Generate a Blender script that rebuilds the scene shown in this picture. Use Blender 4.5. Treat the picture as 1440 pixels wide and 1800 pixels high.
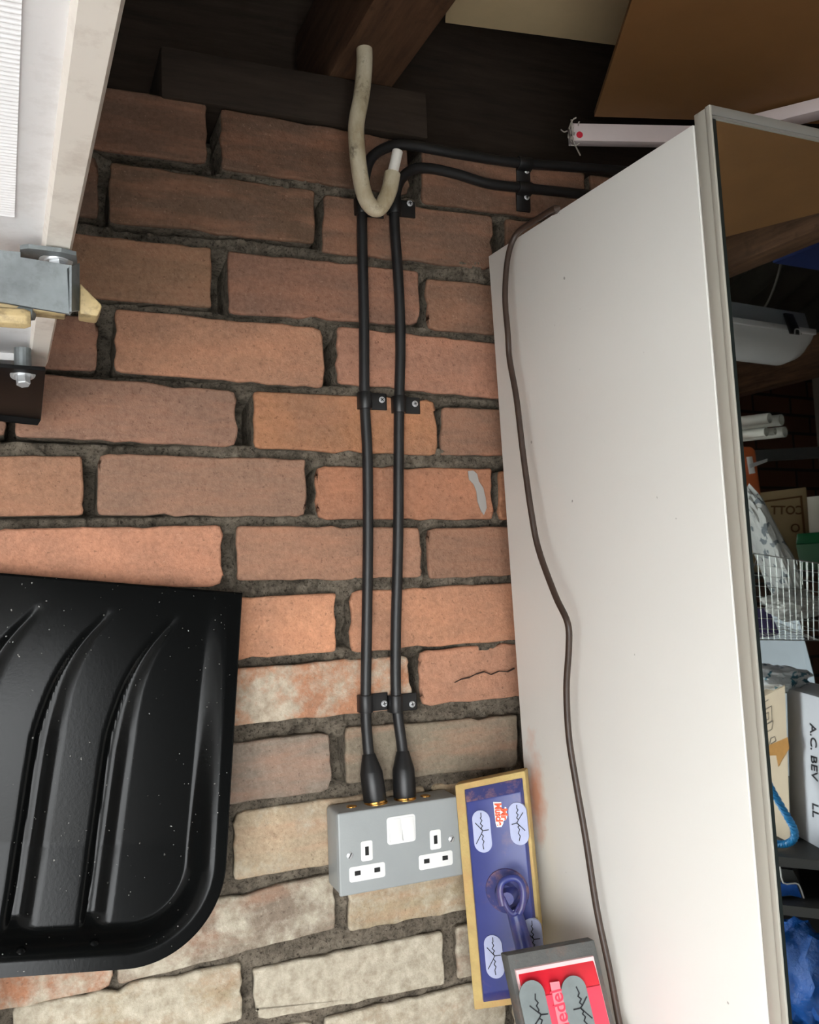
import bpy, bmesh, math, random
import numpy as np
from mathutils import Vector, Matrix, Euler

for o in list(bpy.data.objects):
    bpy.data.objects.remove(o)
sc = bpy.context.scene
col = sc.collection
random.seed(7)
rng = np.random.default_rng(7)

# ------------------------------------------------------------------ camera
# world: brick wall face is y = 0, x runs right along it, z up, floor z = 0 (metres)
CAM = Vector((0.0357, -0.9554, 1.6461))
YAW, PITCH, ROLL, FPX = 0.3935, 0.0558, -0.0359, 1600.0
fw = Vector((math.sin(YAW)*math.cos(PITCH), math.cos(YAW)*math.cos(PITCH), math.sin(PITCH)))
r0 = Vector((math.cos(YAW), -math.sin(YAW), 0.0))
u0 = r0.cross(fw)
rt = r0*math.cos(ROLL) + u0*math.sin(ROLL)
up = -r0*math.sin(ROLL) + u0*math.cos(ROLL)
cam = bpy.data.cameras.new('camera')
cam.sensor_fit = 'VERTICAL'
cam.sensor_height = 24.0
cam.lens = FPX/1800.0*24.0
cam.clip_start = 0.02
camo = bpy.data.objects.new('camera', cam)
col.objects.link(camo)
mw = Matrix((( rt.x, up.x, -fw.x, CAM.x), (rt.y, up.y, -fw.y, CAM.y), (rt.z, up.z, -fw.z, CAM.z), (0, 0, 0, 1)))
camo.matrix_world = mw
sc.camera = camo

# ------------------------------------------------------------------ sky, daylight, exposure
SKY = 34.0
world = bpy.data.worlds.new('overcast_sky')
sc.world = world
world.use_nodes = True
bg = world.node_tree.nodes['Background']
bg.inputs[0].default_value = (0.955, 0.985, 1.0, 1)
# overcast sky, brighter towards the zenith: L = S (1 + 2 sin h)/3
_t = world.node_tree
_tc = _t.nodes.new('ShaderNodeTexCoord'); _sx = _t.nodes.new('ShaderNodeSeparateXYZ'); _ma = _t.nodes.new('ShaderNodeMath'); _mb = _t.nodes.new('ShaderNodeMath')
_t.links.new(_tc.outputs['Generated'], _sx.inputs[0])
_ma.operation = 'MAXIMUM'; _t.links.new(_sx.outputs['Z'], _ma.inputs[0]); _ma.inputs[1].default_value = 0.0
_mb.operation = 'MULTIPLY_ADD'; _t.links.new(_ma.outputs[0], _mb.inputs[0]); _mb.inputs[1].default_value = 2*SKY/3; _mb.inputs[2].default_value = SKY/3
_t.links.new(_mb.outputs[0], bg.inputs[1])
YF = -2.30                # plane of the open garage doorway, behind the photographer's left shoulder
OX0, OX1, OZ = -2.08, 0.20, 1.95
portal = bpy.data.lights.new('doorway_daylight', 'AREA')
portal.shape = 'RECTANGLE'; portal.size = OX1-OX0; portal.size_y = OZ
portal.cycles.is_portal = True
po = bpy.data.objects.new('doorway_daylight', portal)
po.location = ((OX0+OX1)/2, YF-0.10, OZ/2)
po.rotation_euler = Euler((math.pi/2, 0, 0))
col.objects.link(po)
vs = sc.view_settings
vs.view_transform = 'Standard'
vs.look = 'None'
vs.gamma = 1.0
vs.use_curve_mapping = False
vs.exposure = 0.0
sc.cycles.use_denoising = True
sc.cycles.max_bounces = 10
sc.cycles.diffuse_bounces = 6
sc.cycles.sample_clamp_indirect = 8.0

# ------------------------------------------------------------------ points measured on real planes
def ray(px, py):
    return fw + rt*((px-720)/FPX) + up*((900-py)/FPX)
def on_y(px, py, y):
    d = ray(px, py); return CAM + d*((y-CAM.y)/d.y)
def on_x(px, py, x):
    d = ray(px, py); return CAM + d*((x-CAM.x)/d.x)
def on_z(px, py, z):
    d = ray(px, py); return CAM + d*((z-CAM.z)/d.z)
def on_plane(px, py, p, n):
    d = ray(px, py); return CAM + d*((p-CAM).dot(n)/d.dot(n))

# ------------------------------------------------------------------ mesh helpers
class G:
    """collects polygons for one mesh"""
    def __init__(s): s.v = []; s.f = []; s.m = []
    def add(s, vs, fs, mi=0):
        b = len(s.v); s.v += [tuple(v) for v in vs]; s.f += [tuple(i+b for i in f) for f in fs]; s.m += [mi]*len(fs); return s
    def box(s, a, b, M=None, mi=0):
        x0, y0, z0 = a; x1, y1, z1 = b
        vs = [Vector(p) for p in ((x0,y0,z0),(x1,y0,z0),(x1,y1,z0),(x0,y1,z0),(x0,y0,z1),(x1,y0,z1),(x1,y1,z1),(x0,y1,z1))]
        if M: vs = [M @ v for v in vs]
        return s.add(vs, [(0,3,2,1),(4,5,6,7),(0,1,5,4),(1,2,6,5),(2,3,7,6),(3,0,4,7)], mi)
    def prism(s, pts, off, mi=0):
        """pts: polygon of 3D points; extruded by vector off"""
        n = len(pts); pts = [Vector(p) for p in pts]; off = Vector(off)
        vs = pts + [p+off for p in pts]
        return s.add(vs, [tuple(range(n)), tuple(range(2*n-1, n-1, -1))] + [(i, n+i, n+(i+1) % n, (i+1) % n) for i in range(n)], mi)
    def cyl(s, p0, p1, r0, r1=None, n=16, mi=0, cap=True):
        p0 = Vector(p0); p1 = Vector(p1); r1 = r0 if r1 is None else r1
        return s.lathe(p0, p1-p0, [(0, r0), (1, r1)], n, mi, cap)
    def lathe(s, p0, ax, prof, n=20, mi=0, cap=True):
        """prof: (t along ax, radius)"""
        p0 = Vector(p0); ax = Vector(ax); d = ax.normalized()
        a = d.orthogonal().normalized(); b = d.cross(a)
        vs = []; fs = []
        for t, r in prof:
            for k in range(n):
                th = 2*math.pi*k/n
                vs.append(p0 + ax*t + (a*math.cos(th)+b*math.sin(th))*r)
        m = len(prof)
        for i in range(m-1):
            for k in range(n):
                k2 = (k+1) % n
                fs.append((i*n+k, i*n+k2, (i+1)*n+k2, (i+1)*n+k))
        if cap:
            fs.append(tuple(range(n-1, -1, -1))); fs.append(tuple((m-1)*n+k for k in range(n)))
        return s.add(vs, fs, mi)
    def tube(s, pts, r, n=12, sub=6, mi=0, cap=True):
        P = spline(pts, sub) if sub > 1 else [Vector(p) for p in pts]
        if not callable(r): rr = lambda t: r
        else: rr = r
        T = [(P[min(i+1, len(P)-1)]-P[max(i-1, 0)]).normalized() for i in range(len(P))]
        a = T[0].orthogonal().normalized()
        vs = []; fs = []
        for i, p in enumerate(P):
            a = (a - T[i]*a.dot(T[i])).normalized(); b = T[i].cross(a)
            q = rr(i/(len(P)-1))
            for k in range(n):
                th = 2*math.pi*k/n
                vs.append(p + (a*math.cos(th)+b*math.sin(th))*q)
        for i in range(len(P)-1):
            for k in range(n):
                k2 = (k+1) % n
                fs.append((i*n+k, i*n+k2, (i+1)*n+k2, (i+1)*n+k))
        if cap:
            fs.append(tuple(range(n-1, -1, -1))); fs.append(tuple((len(P)-1)*n+k for k in range(n)))
        return s.add(vs, fs, mi)

def spline(pts, sub):
    P = [Vector(p) for p in pts]
    out = []
    for i in range(len(P)-1):
        a = P[max(i-1, 0)]; b = P[i]; c = P[i+1]; d = P[min(i+2, len(P)-1)]
        for k in range(sub):
            t = k/sub
            out.append(0.5*((2*b) + (c-a)*t + (2*a-5*b+4*c-d)*t*t + (3*b-a-3*c+d)*t**3))
    out.append(P[-1])
    return out

def link(name, me, parent=None):
    o = bpy.data.objects.new(name, me)
    col.objects.link(o)
    if parent is not None:
        o.parent = parent
        bpy.context.view_layer.update()
        o.matrix_parent_inverse = parent.matrix_world.inverted()
    return o

def mk(name, g, mat, parent=None, smooth=False, bevel=0.0, seg=2, local=False, angle=40, recalc=True):
    """one mesh object from a G; geometry in world metres (or in the parent's own frame if local)"""
    me = bpy.data.meshes.new(name)
    me.from_pydata([tuple(v) for v in g.v], [], g.f)
    mats = mat if isinstance(mat, (list, tuple)) else [mat]
    for m in mats: me.materials.append(m)
    if len(mats) > 1:
        me.polygons.foreach_set('material_index', g.m)
    bm = bmesh.new(); bm.from_mesh(me)
    if recalc: bmesh.ops.recalc_face_normals(bm, faces=bm.faces)
    if bevel > 0:
        es = [e for e in bm.edges if len(e.link_faces) == 2 and e.calc_face_angle(0) > 0.6]
        bmesh.ops.bevel(bm, geom=es, offset=bevel, segments=seg, profile=0.5, affect='EDGES', clamp_overlap=True)
    bm.to_mesh(me); bm.free()
    if smooth or bevel > 0:
        me.polygons.foreach_set('use_smooth', [True]*len(me.polygons))
        try: me.set_sharp_from_angle(angle=math.radians(angle))
        except Exception: pass
    o = bpy.data.objects.new(name, me)
    col.objects.link(o)
    if parent is not None:
        o.parent = parent
        if not local:
            o.matrix_parent_inverse = ROOTS[parent.name].inverted()
    ROOTS[o.name] = Matrix.Identity(4) if not (parent is not None and local) else ROOTS[parent.name].copy()
    return o
ROOTS = {}

def root(name, loc=(0, 0, 0), rot=None):
    o = bpy.data.objects.new(name, None)
    o.empty_display_size = 0.05
    M = Matrix.Translation(Vector(loc)) @ (rot.to_4x4() if rot is not None else Matrix.Identity(4))
    o.matrix_world = M
    col.objects.link(o)
    ROOTS[o.name] = M.copy()
    return o

def tag(o, label=None, cat=None, group=None, kind=None):
    if label: o['label'] = label
    if cat: o['category'] = cat
    if group: o['group'] = group
    if kind: o['kind'] = kind
    return o

def text(name, s, size, org, ex, ey, mat, parent, extrude=0.0004, align='CENTER', bold=0.0, sx=1.0):
    """flat lettering: org = centre, ex/ey = text axes in world"""
    c = bpy.data.curves.new(name, 'FONT')
    c.body = s; c.size = size; c.extrude = extrude; c.align_x = align; c.align_y = 'CENTER'; c.offset = bold
    tmp = bpy.data.objects.new('tmp', c); col.objects.link(tmp)
    dg = bpy.context.evaluated_depsgraph_get()
    me = bpy.data.meshes.new_from_object(tmp.evaluated_get(dg))
    bpy.data.objects.remove(tmp)
    ex = Vector(ex).normalized(); ey = Vector(ey); ey = (ey-ex*ey.dot(ex)).normalized(); ez = ex.cross(ey)
    M = Matrix.Translation(Vector(org)) @ Matrix((ex*sx, ey, ez)).transposed().to_4x4()
    me.transform(M)
    me.materials.clear(); me.materials.append(mat)
    o = bpy.data.objects.new(name, me); col.objects.link(o)
    o.parent = parent
    o.matrix_parent_inverse = ROOTS[parent.name].inverted()
    ROOTS[o.name] = Matrix.Identity(4)
    return o

# ------------------------------------------------------------------ materials
def srgb(r, g, b):
    f = lambda c: (c/255/12.92) if c/255 <= 0.04045 else ((c/255+0.055)/1.055)**2.4
    return (f(r), f(g), f(b), 1)

class NT:
    def __init__(s, name):
        s.mat = bpy.data.materials.new(name); s.mat.use_nodes = True
        s.t = s.mat.node_tree; s.b = s.t.nodes['Principled BSDF']
    def n(s, typ, **kw):
        x = s.t.nodes.new(typ)
        for k, v in kw.items(): setattr(x, k, v)
        return x
    def l(s, a, b): s.t.links.new(a, b)
    def pos(s):
        return s.n('ShaderNodeNewGeometry').outputs['Position']
    def noise(s, scale, detail=4, rough=0.6, vec=None, stretch=None):
        x = s.n('ShaderNodeTexNoise'); x.inputs['Scale'].default_value = scale; x.inputs['Detail'].default_value = detail; x.inputs['Roughness'].default_value = rough
        v = vec if vec is not None else s.pos()
        if stretch:
            m = s.n('ShaderNodeVectorMath', operation='MULTIPLY'); s.l(v, m.inputs[0]); m.inputs[1].default_value = stretch; v = m.outputs[0]
        s.l(v, x.inputs['Vector']); return x.outputs['Fac']
    def ramp(s, fac, a, b, c0=(0, 0, 0, 1), c1=(1, 1, 1, 1)):
        x = s.n('ShaderNodeValToRGB'); s.l(fac, x.inputs[0])
        x.color_ramp.elements[0].position = a; x.color_ramp.elements[0].color = c0
        x.color_ramp.elements[1].position = b; x.color_ramp.elements[1].color = c1
        return x.outputs[0]
    def mix(s, fac, a, b, mode='MIX'):
        x = s.n('ShaderNodeMix', data_type='RGBA', blend_type=mode)
        for val, idx in ((fac, 0), (a, 6), (b, 7)):
            if isinstance(val, (int, float)): x.inputs[idx].default_value = val
            elif isinstance(val, tuple): x.inputs[idx].default_value = val
            else: s.l(val, x.inputs[idx])
        return x.outputs[2]
    def math(s, op, a, b):
        x = s.n('ShaderNodeMath', operation=op)
        for i, v in enumerate((a, b)):
            if isinstance(v, (int, float)): x.inputs[i].default_value = v
            else: s.l(v, x.inputs[i])
        return x.outputs[0]
    def col(s, c):
        if isinstance(c, tuple): s.b.inputs['Base Color'].default_value = c
        else: s.l(c, s.b.inputs['Base Color'])
    def bump(s, h, strength=0.3, dist=0.002):
        x = s.n('ShaderNodeBump'); x.inputs['Strength'].default_value = strength; x.inputs['Distance'].default_value = dist
        s.l(h, x.inputs['Height']); s.l(x.outputs[0], s.b.inputs['Normal'])
    def set(s, rough=None, metal=None, spec=None, **kw):
        if rough is not None: s.b.inputs['Roughness'].default_value = rough
        if metal is not None: s.b.inputs['Metallic'].default_value = metal
        if spec is not None: s.b.inputs['Specular IOR Level'].default_value = spec
        for k, v in kw.items(): s.b.inputs[k].default_value = v

def simple(name, c, rough=0.5, metal=0.0, spec=0.5, var=0.0, scale=20, bump=0.0, bscale=200, dirt=None, dirt_amt=0.5, dscale=9):
    m = NT(name)
    cc = c
    if var > 0:
        d = tuple(x*(1-var) for x in c[:3])+(1,)
        l_ = tuple(min(1, x*(1+var)) for x in c[:3])+(1,)
        cc = m.mix(m.ramp(m.noise(scale), 0.3, 0.7), d, l_)
    if dirt:
        cc = m.mix(m.math('MULTIPLY', m.ramp(m.noise(dscale, 6, 0.7), 0.5, 0.75), dirt_amt), cc, dirt)
    m.col(cc)
    if bump > 0: m.bump(m.noise(bscale, 3), bump)
    m.set(rough, metal, spec)
    return m.mat

# brick: the brick's own colour comes from its object colour, the alpha says how much lime bloom lies on it
def brick_material():
    m = NT('fired_brick')
    oi = m.n('ShaderNodeObjectInfo')
    base = oi.outputs['Color']; bloom = oi.outputs['Alpha']
    big = m.ramp(m.noise(14, 4, 0.6), 0.36, 0.66)
    c = m.mix(big, base, m.mix(0.42, base, srgb(118, 98, 86)))
    gr = m.ramp(m.noise(190, 4, 0.7), 0.30, 0.70, (0.80, 0.78, 0.76, 1), (1.17, 1.17, 1.16, 1))
    c = m.mix(1.0, c, gr, 'MULTIPLY')
    st = m.ramp(m.noise(9, 4, 0.6, stretch=(1.0, 1.0, 5.0)), 0.45, 0.75)
    c = m.mix(m.math('MULTIPLY', st, 0.28), c, srgb(205, 140, 108))
    dk = m.ramp(m.noise(48, 7, 0.8), 0.57, 0.72)
    c = m.mix(m.math('MULTIPLY', dk, 0.5), c, srgb(92, 62, 48))
    pit = m.ramp(m.noise(240, 2, 0.5), 0.66, 0.72)
    c = m.mix(m.math('MULTIPLY', pit, 0.35), c, srgb(60, 42, 34))
    lt = m.ramp(m.noise(330, 2, 0.5), 0.68, 0.74)
    c = m.mix(m.math('MULTIPLY', lt, 0.15), c, srgb(226, 190, 165))
    # lime bloom, in patches of its own shape
    n1 = m.noise(17, 6, 0.72)
    thr = m.math('SUBTRACT', m.math('MULTIPLY', bloom, 0.85), m.math('SUBTRACT', 0.86, n1))
    bl = m.ramp(thr, 0.0, 0.16)
    blc = m.mix(m.ramp(m.noise(70, 5, 0.7), 0.35, 0.7), srgb(158, 148, 130), srgb(206, 198, 180))
    c = m.mix(m.math('MULTIPLY', bl, 0.86), c, blc)
    m.col(c)
    h = m.math('ADD', m.math('MULTIPLY', m.noise(420, 4, 0.65), 0.5), m.math('MULTIPLY', m.noise(60, 5, 0.6), 0.9))
    m.bump(h, 0.8, 0.0026)
    m.set(0.92, 0, 0.15)
    return m.mat
M_BRICK = brick_material()

def mortar_material():
    m = NT('lime_mortar')
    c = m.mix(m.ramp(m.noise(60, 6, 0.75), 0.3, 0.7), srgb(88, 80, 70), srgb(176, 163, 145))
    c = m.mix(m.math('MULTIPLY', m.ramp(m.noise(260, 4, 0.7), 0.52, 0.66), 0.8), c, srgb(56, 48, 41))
    m.col(c)
    m.bump(m.noise(260, 6, 0.8), 1.0, 0.006)
    m.set(0.97, 0, 0.1)
    return m.mat
M_MORTAR = mortar_material()

def far_brick_material():
    m = NT('brickwork_far')
    b = m.n('ShaderNodeTexBrick')
    mp = m.n('ShaderNodeMapping'); mp.inputs['Rotation'].default_value = (math.pi/2, 0, 0)
    m.l(m.pos(), mp.inputs['Vector']); m.l(mp.outputs[0], b.inputs['Vector'])
    b.inputs['Color1'].default_value = srgb(104, 74, 58); b.inputs['Color2'].default_value = srgb(92, 68, 56); b.inputs['Mortar'].default_value = srgb(58, 52, 46)
    b.inputs['Scale'].default_value = 1.0; b.inputs['Brick Width'].default_value = 0.225; b.inputs['Row Height'].default_value = 0.075; b.inputs['Mortar Size'].default_value = 0.006
    m.col(b.outputs['Color']); m.set(0.95, 0, 0.1)
    return m.mat
M_FARBRICK = far_brick_material()

def timber_material(name, c0, c1, stretch, dark=0.5):
    m = NT(name)
    g = m.noise(16, 6, 0.65, stretch=stretch)
    c = m.mix(m.ramp(g, 0.3, 0.7), c0, c1)
    c = m.mix(m.math('MULTIPLY', m.ramp(m.noise(40, 5, 0.7), 0.55, 0.75), dark), c, srgb(44, 32, 24))
    m.col(c); m.bump(g, 0.3, 0.002); m.set(0.85, 0, 0.2)
    return m.mat
M_JOIST = timber_material('joist_timber', srgb(70, 50, 38), srgb(106, 78, 58), (6, 0.6, 6))
M_PLATE = timber_material('wall_plate_timber', srgb(40, 33, 28), srgb(60, 50, 42), (0.6, 6, 6))
M_ASBESTOS = simple('fibre_cement', srgb(66, 64, 58), 0.95, var=0.25, scale=12, bump=0.3, bscale=90, dirt=srgb(60, 58, 50), dirt_amt=0.6)
M_CONCRETE = simple('concrete', srgb(98, 96, 93), 0.95, var=0.12, scale=6, bump=0.2, bscale=60)
M_DRIVE = simple('drive_concrete', srgb(148, 147, 145), 0.95, var=0.1, scale=4)
M_PLASTER = simple('rendered_wall', srgb(150, 140, 128), 0.95, var=0.15, scale=5)
M_BLACK = simple('black_plastic', srgb(22, 22, 23), 0.42, var=0.2, scale=40)
M_CABLE = simple('black_cable_sheath', srgb(26, 26, 27), 0.45, var=0.25, scale=60, bump=0.08, bscale=300)
M_BLACKMETAL = simple('black_painted_steel', srgb(16, 16, 17), 0.55, spec=0.2, var=0.2, scale=30)
M_ZINC = simple('zinc_screw', srgb(206, 208, 210), 0.38, 0.55)
M_GALV = simple('galvanised_steel', srgb(128, 134, 136), 0.55, 0.55, var=0.22, scale=45, dirt=srgb(70, 72, 72), dirt_amt=0.6, dscale=60)
M_BRASS = simple('brass', srgb(222, 170, 92), 0.25, 1.0)
M_GREYBOX = simple('grey_enamel', srgb(148, 152, 152), 0.38, var=0.03, scale=30, bump=0.05, bscale=500)
M_WHITEPL = simple('white_plastic', srgb(226, 226, 224), 0.35)
M_SLOT = simple('dark_slot', srgb(12, 12, 12), 0.7)
M_NYLON = simple('yellowed_nylon', srgb(188, 166, 122), 0.55, var=0.12, scale=60, dirt=srgb(60, 48, 34), dirt_amt=0.9, dscale=70)
M_DOORW = simple('white_door_paint', srgb(246, 245, 246), 0.45, var=0.03, scale=20, dirt=srgb(150, 140, 128), dirt_amt=0.25, dscale=40)
M_DOORF = simple('cream_frame_paint', srgb(243, 236, 226), 0.5, var=0.03, scale=20, dirt=srgb(168, 148, 130), dirt_amt=0.45, dscale=34)
M_MELAMINE = NT('white_melamine')
_m = M_MELAMINE
_st = _m.ramp(_m.noise(34, 3, 0.5, stretch=(1, 1, 0.25)), 0.5, 0.72)
_m.col(_m.mix(_m.math('MULTIPLY', _m.ramp(_m.noise(420, 1, 0.5), 0.76, 0.79), 0.5), srgb(236, 234, 228), srgb(120, 110, 98)))
_m.set(0.45, 0, 0.4)
M_MELAMINE = _m.mat
M_DOOREDGE = simple('pale_foil_edge', srgb(186, 182, 170), 0.4, var=0.02)
M_ALU = simple('satin_aluminium', srgb(170, 170, 164), 0.35, 0.6)
M_SEAL = simple('dark_glass_edge', srgb(30, 36, 34), 0.3)
_mm = NT('mirror_silver'); _mm.col((0.80, 0.83, 0.81, 1)); _mm.set(0.015, 1.0); M_MIRROR = _mm.mat

# ================================================================== THE SETTING
XL = -2.25                # end wall on the left
XR = 3.30                 # far end wall
Z0 = 2.14                 # top of the brickwork

# ---- brick wall: courses measured on the wall (mm): course, tone, bloom, TL, TR, BR, BL as x,z pairs
BRICKS=[
(0,'d',0,-227,2147,-12,2147,-12,2080,-227,2080),
(0,'d',0,-1,2147,214,2147,213,2080,-2,2080),
(0,'d',0,229,2143,446,2138,446,2073,228,2076),
(0,'d',0,465,2135,690,2133,686,2066,462,2067),
(0,'d',0,699,2133,914,2133,914,2066,699,2066),
(1,'d',0,-339,2073,-124,2073,-124,2008,-339,2008),
(1,'d',0,-113,2073,102,2073,101,2008,-114,2008),
(1,'d',0,114,2069,333,2067,331,2006,112,2006),
(1,'D',0,343,2063,556,2063,553,1996,339,1997),
(1,'d',0,574,2062,789,2062,786,1994,571,1994),
(1,'d',0,799,2062,1014,2062,1014,1994,799,1994),
(2,'e',0,-225,1989,-10,1989,-10,1924,-225,1924),
(2,'e',0,0,1989,215,1989,214,1924,-1,1924),
(2,'e',0,233,1987,455,1985,453,1921,232,1919),
(2,'e',0,466,1978,681,1978,679,1917,464,1917),
(2,'e',0,692,1978,907,1978,907,1917,692,1917),
(3,'b',0,-346,1905,-131,1905,-131,1850,-346,1850),
(3,'b',0,-116,1905,99,1905,97,1850,-118,1850),
(3,'p',1,116,1915,336,1910,335,1842,114,1850),
(3,'p',1,353,1913,557,1905,557,1838,351,1848),
(3,'p',0,572,1905,787,1905,786,1838,571,1838),
(3,'p',0,799,1905,1014,1905,1014,1838,799,1838),
(4,'g',0,-203,1846,12,1846,12,1783,-203,1783),
(4,'g',0,22,1845,237,1835,237,1775,21,1782),
(4,'o',0,256,1836,470,1834,469,1769,255,1774),
(4,'b',0,479,1826,694,1826,689,1770,474,1770),
(4,'b',0,706,1826,921,1826,921,1770,706,1770),
(5,'p',0,-357,1764,-142,1764,-142,1705,-357,1705),
(5,'p',0,-133,1764,82,1764,83,1705,-132,1705),
(5,'g',0,97,1767,312,1763,311,1700,96,1705),
(5,'o',0,323,1756,542,1755,540,1694,323,1697),
(5,'o',0,550,1752,765,1752,763,1693,548,1693),
(5,'o',0,776,1752,991,1752,991,1693,776,1693),
(6,'P',0,-221,1693,-6,1693,-6,1629,-221,1629),
(6,'P',0,4,1693,219,1693,219,1629,4,1629),
(6,'p',0,235,1692,444,1686,446,1629,234,1634),
(6,'b',0,453,1685,668,1685,670,1627,455,1627),
(6,'b',0,680,1685,895,1685,895,1627,680,1627),
(7,'O',0,-323,1616,-108,1616,-108,1552,-323,1552),
(7,'O',0,-98,1616,117,1616,117,1552,-98,1552),
(7,'O',0,128,1616,343,1616,341,1552,126,1552),
(7,'O',0,358,1618,573,1618,572,1550,357,1550),
(7,'O',0,586,1618,801,1618,801,1550,586,1550),
(7,'O',0,813,1618,1028,1618,1028,1550,813,1550),
(8,'o',5,-245,1542,-30,1542,-30,1483,-245,1483),
(8,'o',5,-18,1542,197,1542,197,1483,-18,1483),
(8,'o',5,210,1542,425,1542,427,1483,212,1483),
(8,'p',1,439,1546,654,1546,655,1483,440,1483),
(8,'p',1,665,1546,880,1546,880,1483,665,1483),
(9,'w',3,-337,1466,-122,1466,-122,1403,-337,1403),
(9,'w',3,-110,1466,105,1466,105,1403,-110,1403),
(9,'w',3,117,1466,332,1466,330,1403,115,1403),
(9,'w',3,348,1470,561,1463,559,1403,347,1409),
(9,'w',3,570,1462,785,1462,784,1403,569,1403),
(9,'w',3,797,1462,1012,1462,1012,1403,797,1403),
(10,'c',4,-232,1395,-17,1395,-17,1326,-232,1326),
(10,'c',4,-5,1395,210,1395,210,1326,-5,1326),
(10,'c',4,225,1395,440,1395,438,1326,223,1326),
(10,'c',4,449,1395,664,1395,664,1326,449,1326),
(10,'c',4,675,1395,890,1395,890,1326,675,1326),
(11,'o',5,-340,1308,-125,1308,-125,1244,-340,1244),
(11,'o',5,-112,1308,103,1308,102,1244,-113,1244),
(11,'w',5,107,1308,331,1316,330,1258,107,1245),
(11,'c',5,346,1318,495,1319,494,1251,345,1252),
(11,'c',5,506,1319,721,1319,721,1251,506,1251),
(11,'c',5,730,1319,945,1319,945,1251,730,1251),
(12,'c',6,-213,1244,2,1244,2,1187,-213,1187),
(12,'c',6,13,1244,228,1244,228,1187,13,1187),
(12,'w',7,240,1234,455,1233,455,1175,242,1182),
(12,'w',6,472,1234,687,1234,686,1177,471,1177),
(12,'w',6,696,1234,911,1234,911,1177,696,1177),
(13,'c',6,-360,1169,-146,1169,-146,1104,-360,1104),
(13,'c',6,-135,1169,79,1169,79,1104,-135,1104),
(13,'c',6,90,1169,304,1169,304,1104,90,1104),
(13,'c',6,315,1169,529,1169,529,1104,315,1104),
(13,'c',6,540,1169,754,1169,754,1104,540,1104),
(13,'c',6,765,1169,979,1169,979,1104,765,1104),
(14,'c',6,-248,1093,-34,1093,-34,1028,-248,1028),
(14,'c',6,-23,1093,191,1093,191,1028,-23,1028),
(14,'c',6,202,1093,416,1093,416,1028,202,1028),
(14,'c',6,427,1093,641,1093,641,1028,427,1028),
(14,'c',6,652,1093,866,1093,866,1028,652,1028),
(15,'c',6,-360,1017,-146,1017,-146,952,-360,952),
(15,'c',6,-135,1017,79,1017,79,952,-135,952),
(15,'c',6,90,1017,304,1017,304,952,90,952),
(15,'c',6,315,1017,529,1017,529,952,315,952),
(15,'c',6,540,1017,754,1017,754,952,540,952),
(15,'c',6,765,1017,979,1017,979,952,765,952),
]

TONES = {'d': (108, 84, 68), 'D': (116, 90, 74), 'e': (136, 103, 85), 'b': (146, 112, 92), 'g': (140, 110, 93), 'p': (168, 125, 102), 'P': (194, 140, 113), 'o': (172, 122, 93), 'O': (194, 142, 111), 'w': (134, 124, 110), 'c': (168, 153, 128)}
wall = root('wall_back', (0.0, 0.0, 0.0))
tag(wall, 'old brick garage wall in stretcher bond, terracotta above and pale limed courses below', kind='structure')

def brick_mesh(name, q, seed):
    rnd = random.Random(seed)
    P = [Vector((q[i]/1000, q[i+1]/1000)) for i in (0, 2, 4, 6)]          # TL TR BR BL
    c = sum(P, Vector((0, 0)))/4
    # rounded, slightly chipped outline
    out = []
    for i in range(4):
        a, b, d = P[i-1], P[i], P[(i+1) % 4]
        r = rnd.choice((0.003, 0.004, 0.005, 0.007, 0.011))
        e0 = (a-b).normalized(); e1 = (d-b).normalized()
        for t in (0.0, 0.5, 1.0):
            k = (1-t)*(1-t), t*t
            out.append(b + e0*r*k[0] + e1*r*k[1])
        L = (d-b).length
        n = 14 if i % 2 == 0 else 6
        nr = Vector((-e1.y, e1.x))
        for k in range(1, n):
            chip = rnd.gauss(0, 0.0010)
            if n > 8 and rnd.random() < 0.12: chip = -abs(rnd.gauss(0, 0.0026))
            inw = (c-(b+e1*(L*k/n))).normalized()
            out.append(b + e1*(L*k/n) - inw*chip)
    n = len(out)
    vs = []; fs = []
    lean = Vector((rnd.gauss(0, 0.004), rnd.gauss(0, 0.010))); off = rnd.gauss(0, 0.0012)
    def ring(inset, y):
        for p in out:
            w = c + (p-c)*1.0
            d = c-p
            w = p + Vector((math.copysign(min(abs(d.x), inset), d.x), math.copysign(min(abs(d.y), inset), d.y)))
            vs.append((w.x, y + off + (w-c).dot(lean), w.y))
    ring(0, 0.070); ring(0, 0.0050); ring(0, 0.0025); ring(0.0008, 0.0007); ring(0.0025, 0.0)
    for j in range(4):
        for i in range(n):
            k = (i+1) % n
            fs.append((j*n+i, j*n+k, (j+1)*n+k, (j+1)*n+i))
    fs.append(tuple(4*n+i for i in range(n)))
    me = bpy.data.meshes.new(name)
    # origin at the brick's centre
    me.from_pydata([(v[0]-c.x, v[1], v[2]-c.y) for v in vs], [], fs)
    bm = bmesh.new(); bm.from_mesh(me); bmesh.ops.recalc_face_normals(bm, faces=bm.faces); bm.to_mesh(me); bm.free()
    me.polygons.foreach_set('use_smooth', [n <= i < 4*n for i in range(len(me.polygons))])
    me.materials.append(M_BRICK); me.materials.append(M_MORTAR)      # bedded sides coloured as mortar to paint the shade inside the joints
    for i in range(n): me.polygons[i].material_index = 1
    return me, c

for i, b in enumerate(BRICKS):
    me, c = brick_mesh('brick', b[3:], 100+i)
    o = bpy.data.objects.new('brick', me)
    o.location = (c.x, 0, c.y)
    col.objects.link(o); o.parent = wall
    t = TONES[b[1]]
    k = 1 + random.uniform(-0.07, 0.07)
    lin = srgb(*[min(255, v*k+random.uniform(-2, 2)) for v in t])
    o.color = (lin[0], lin[1], lin[2], b[2]/10.0)

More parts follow.
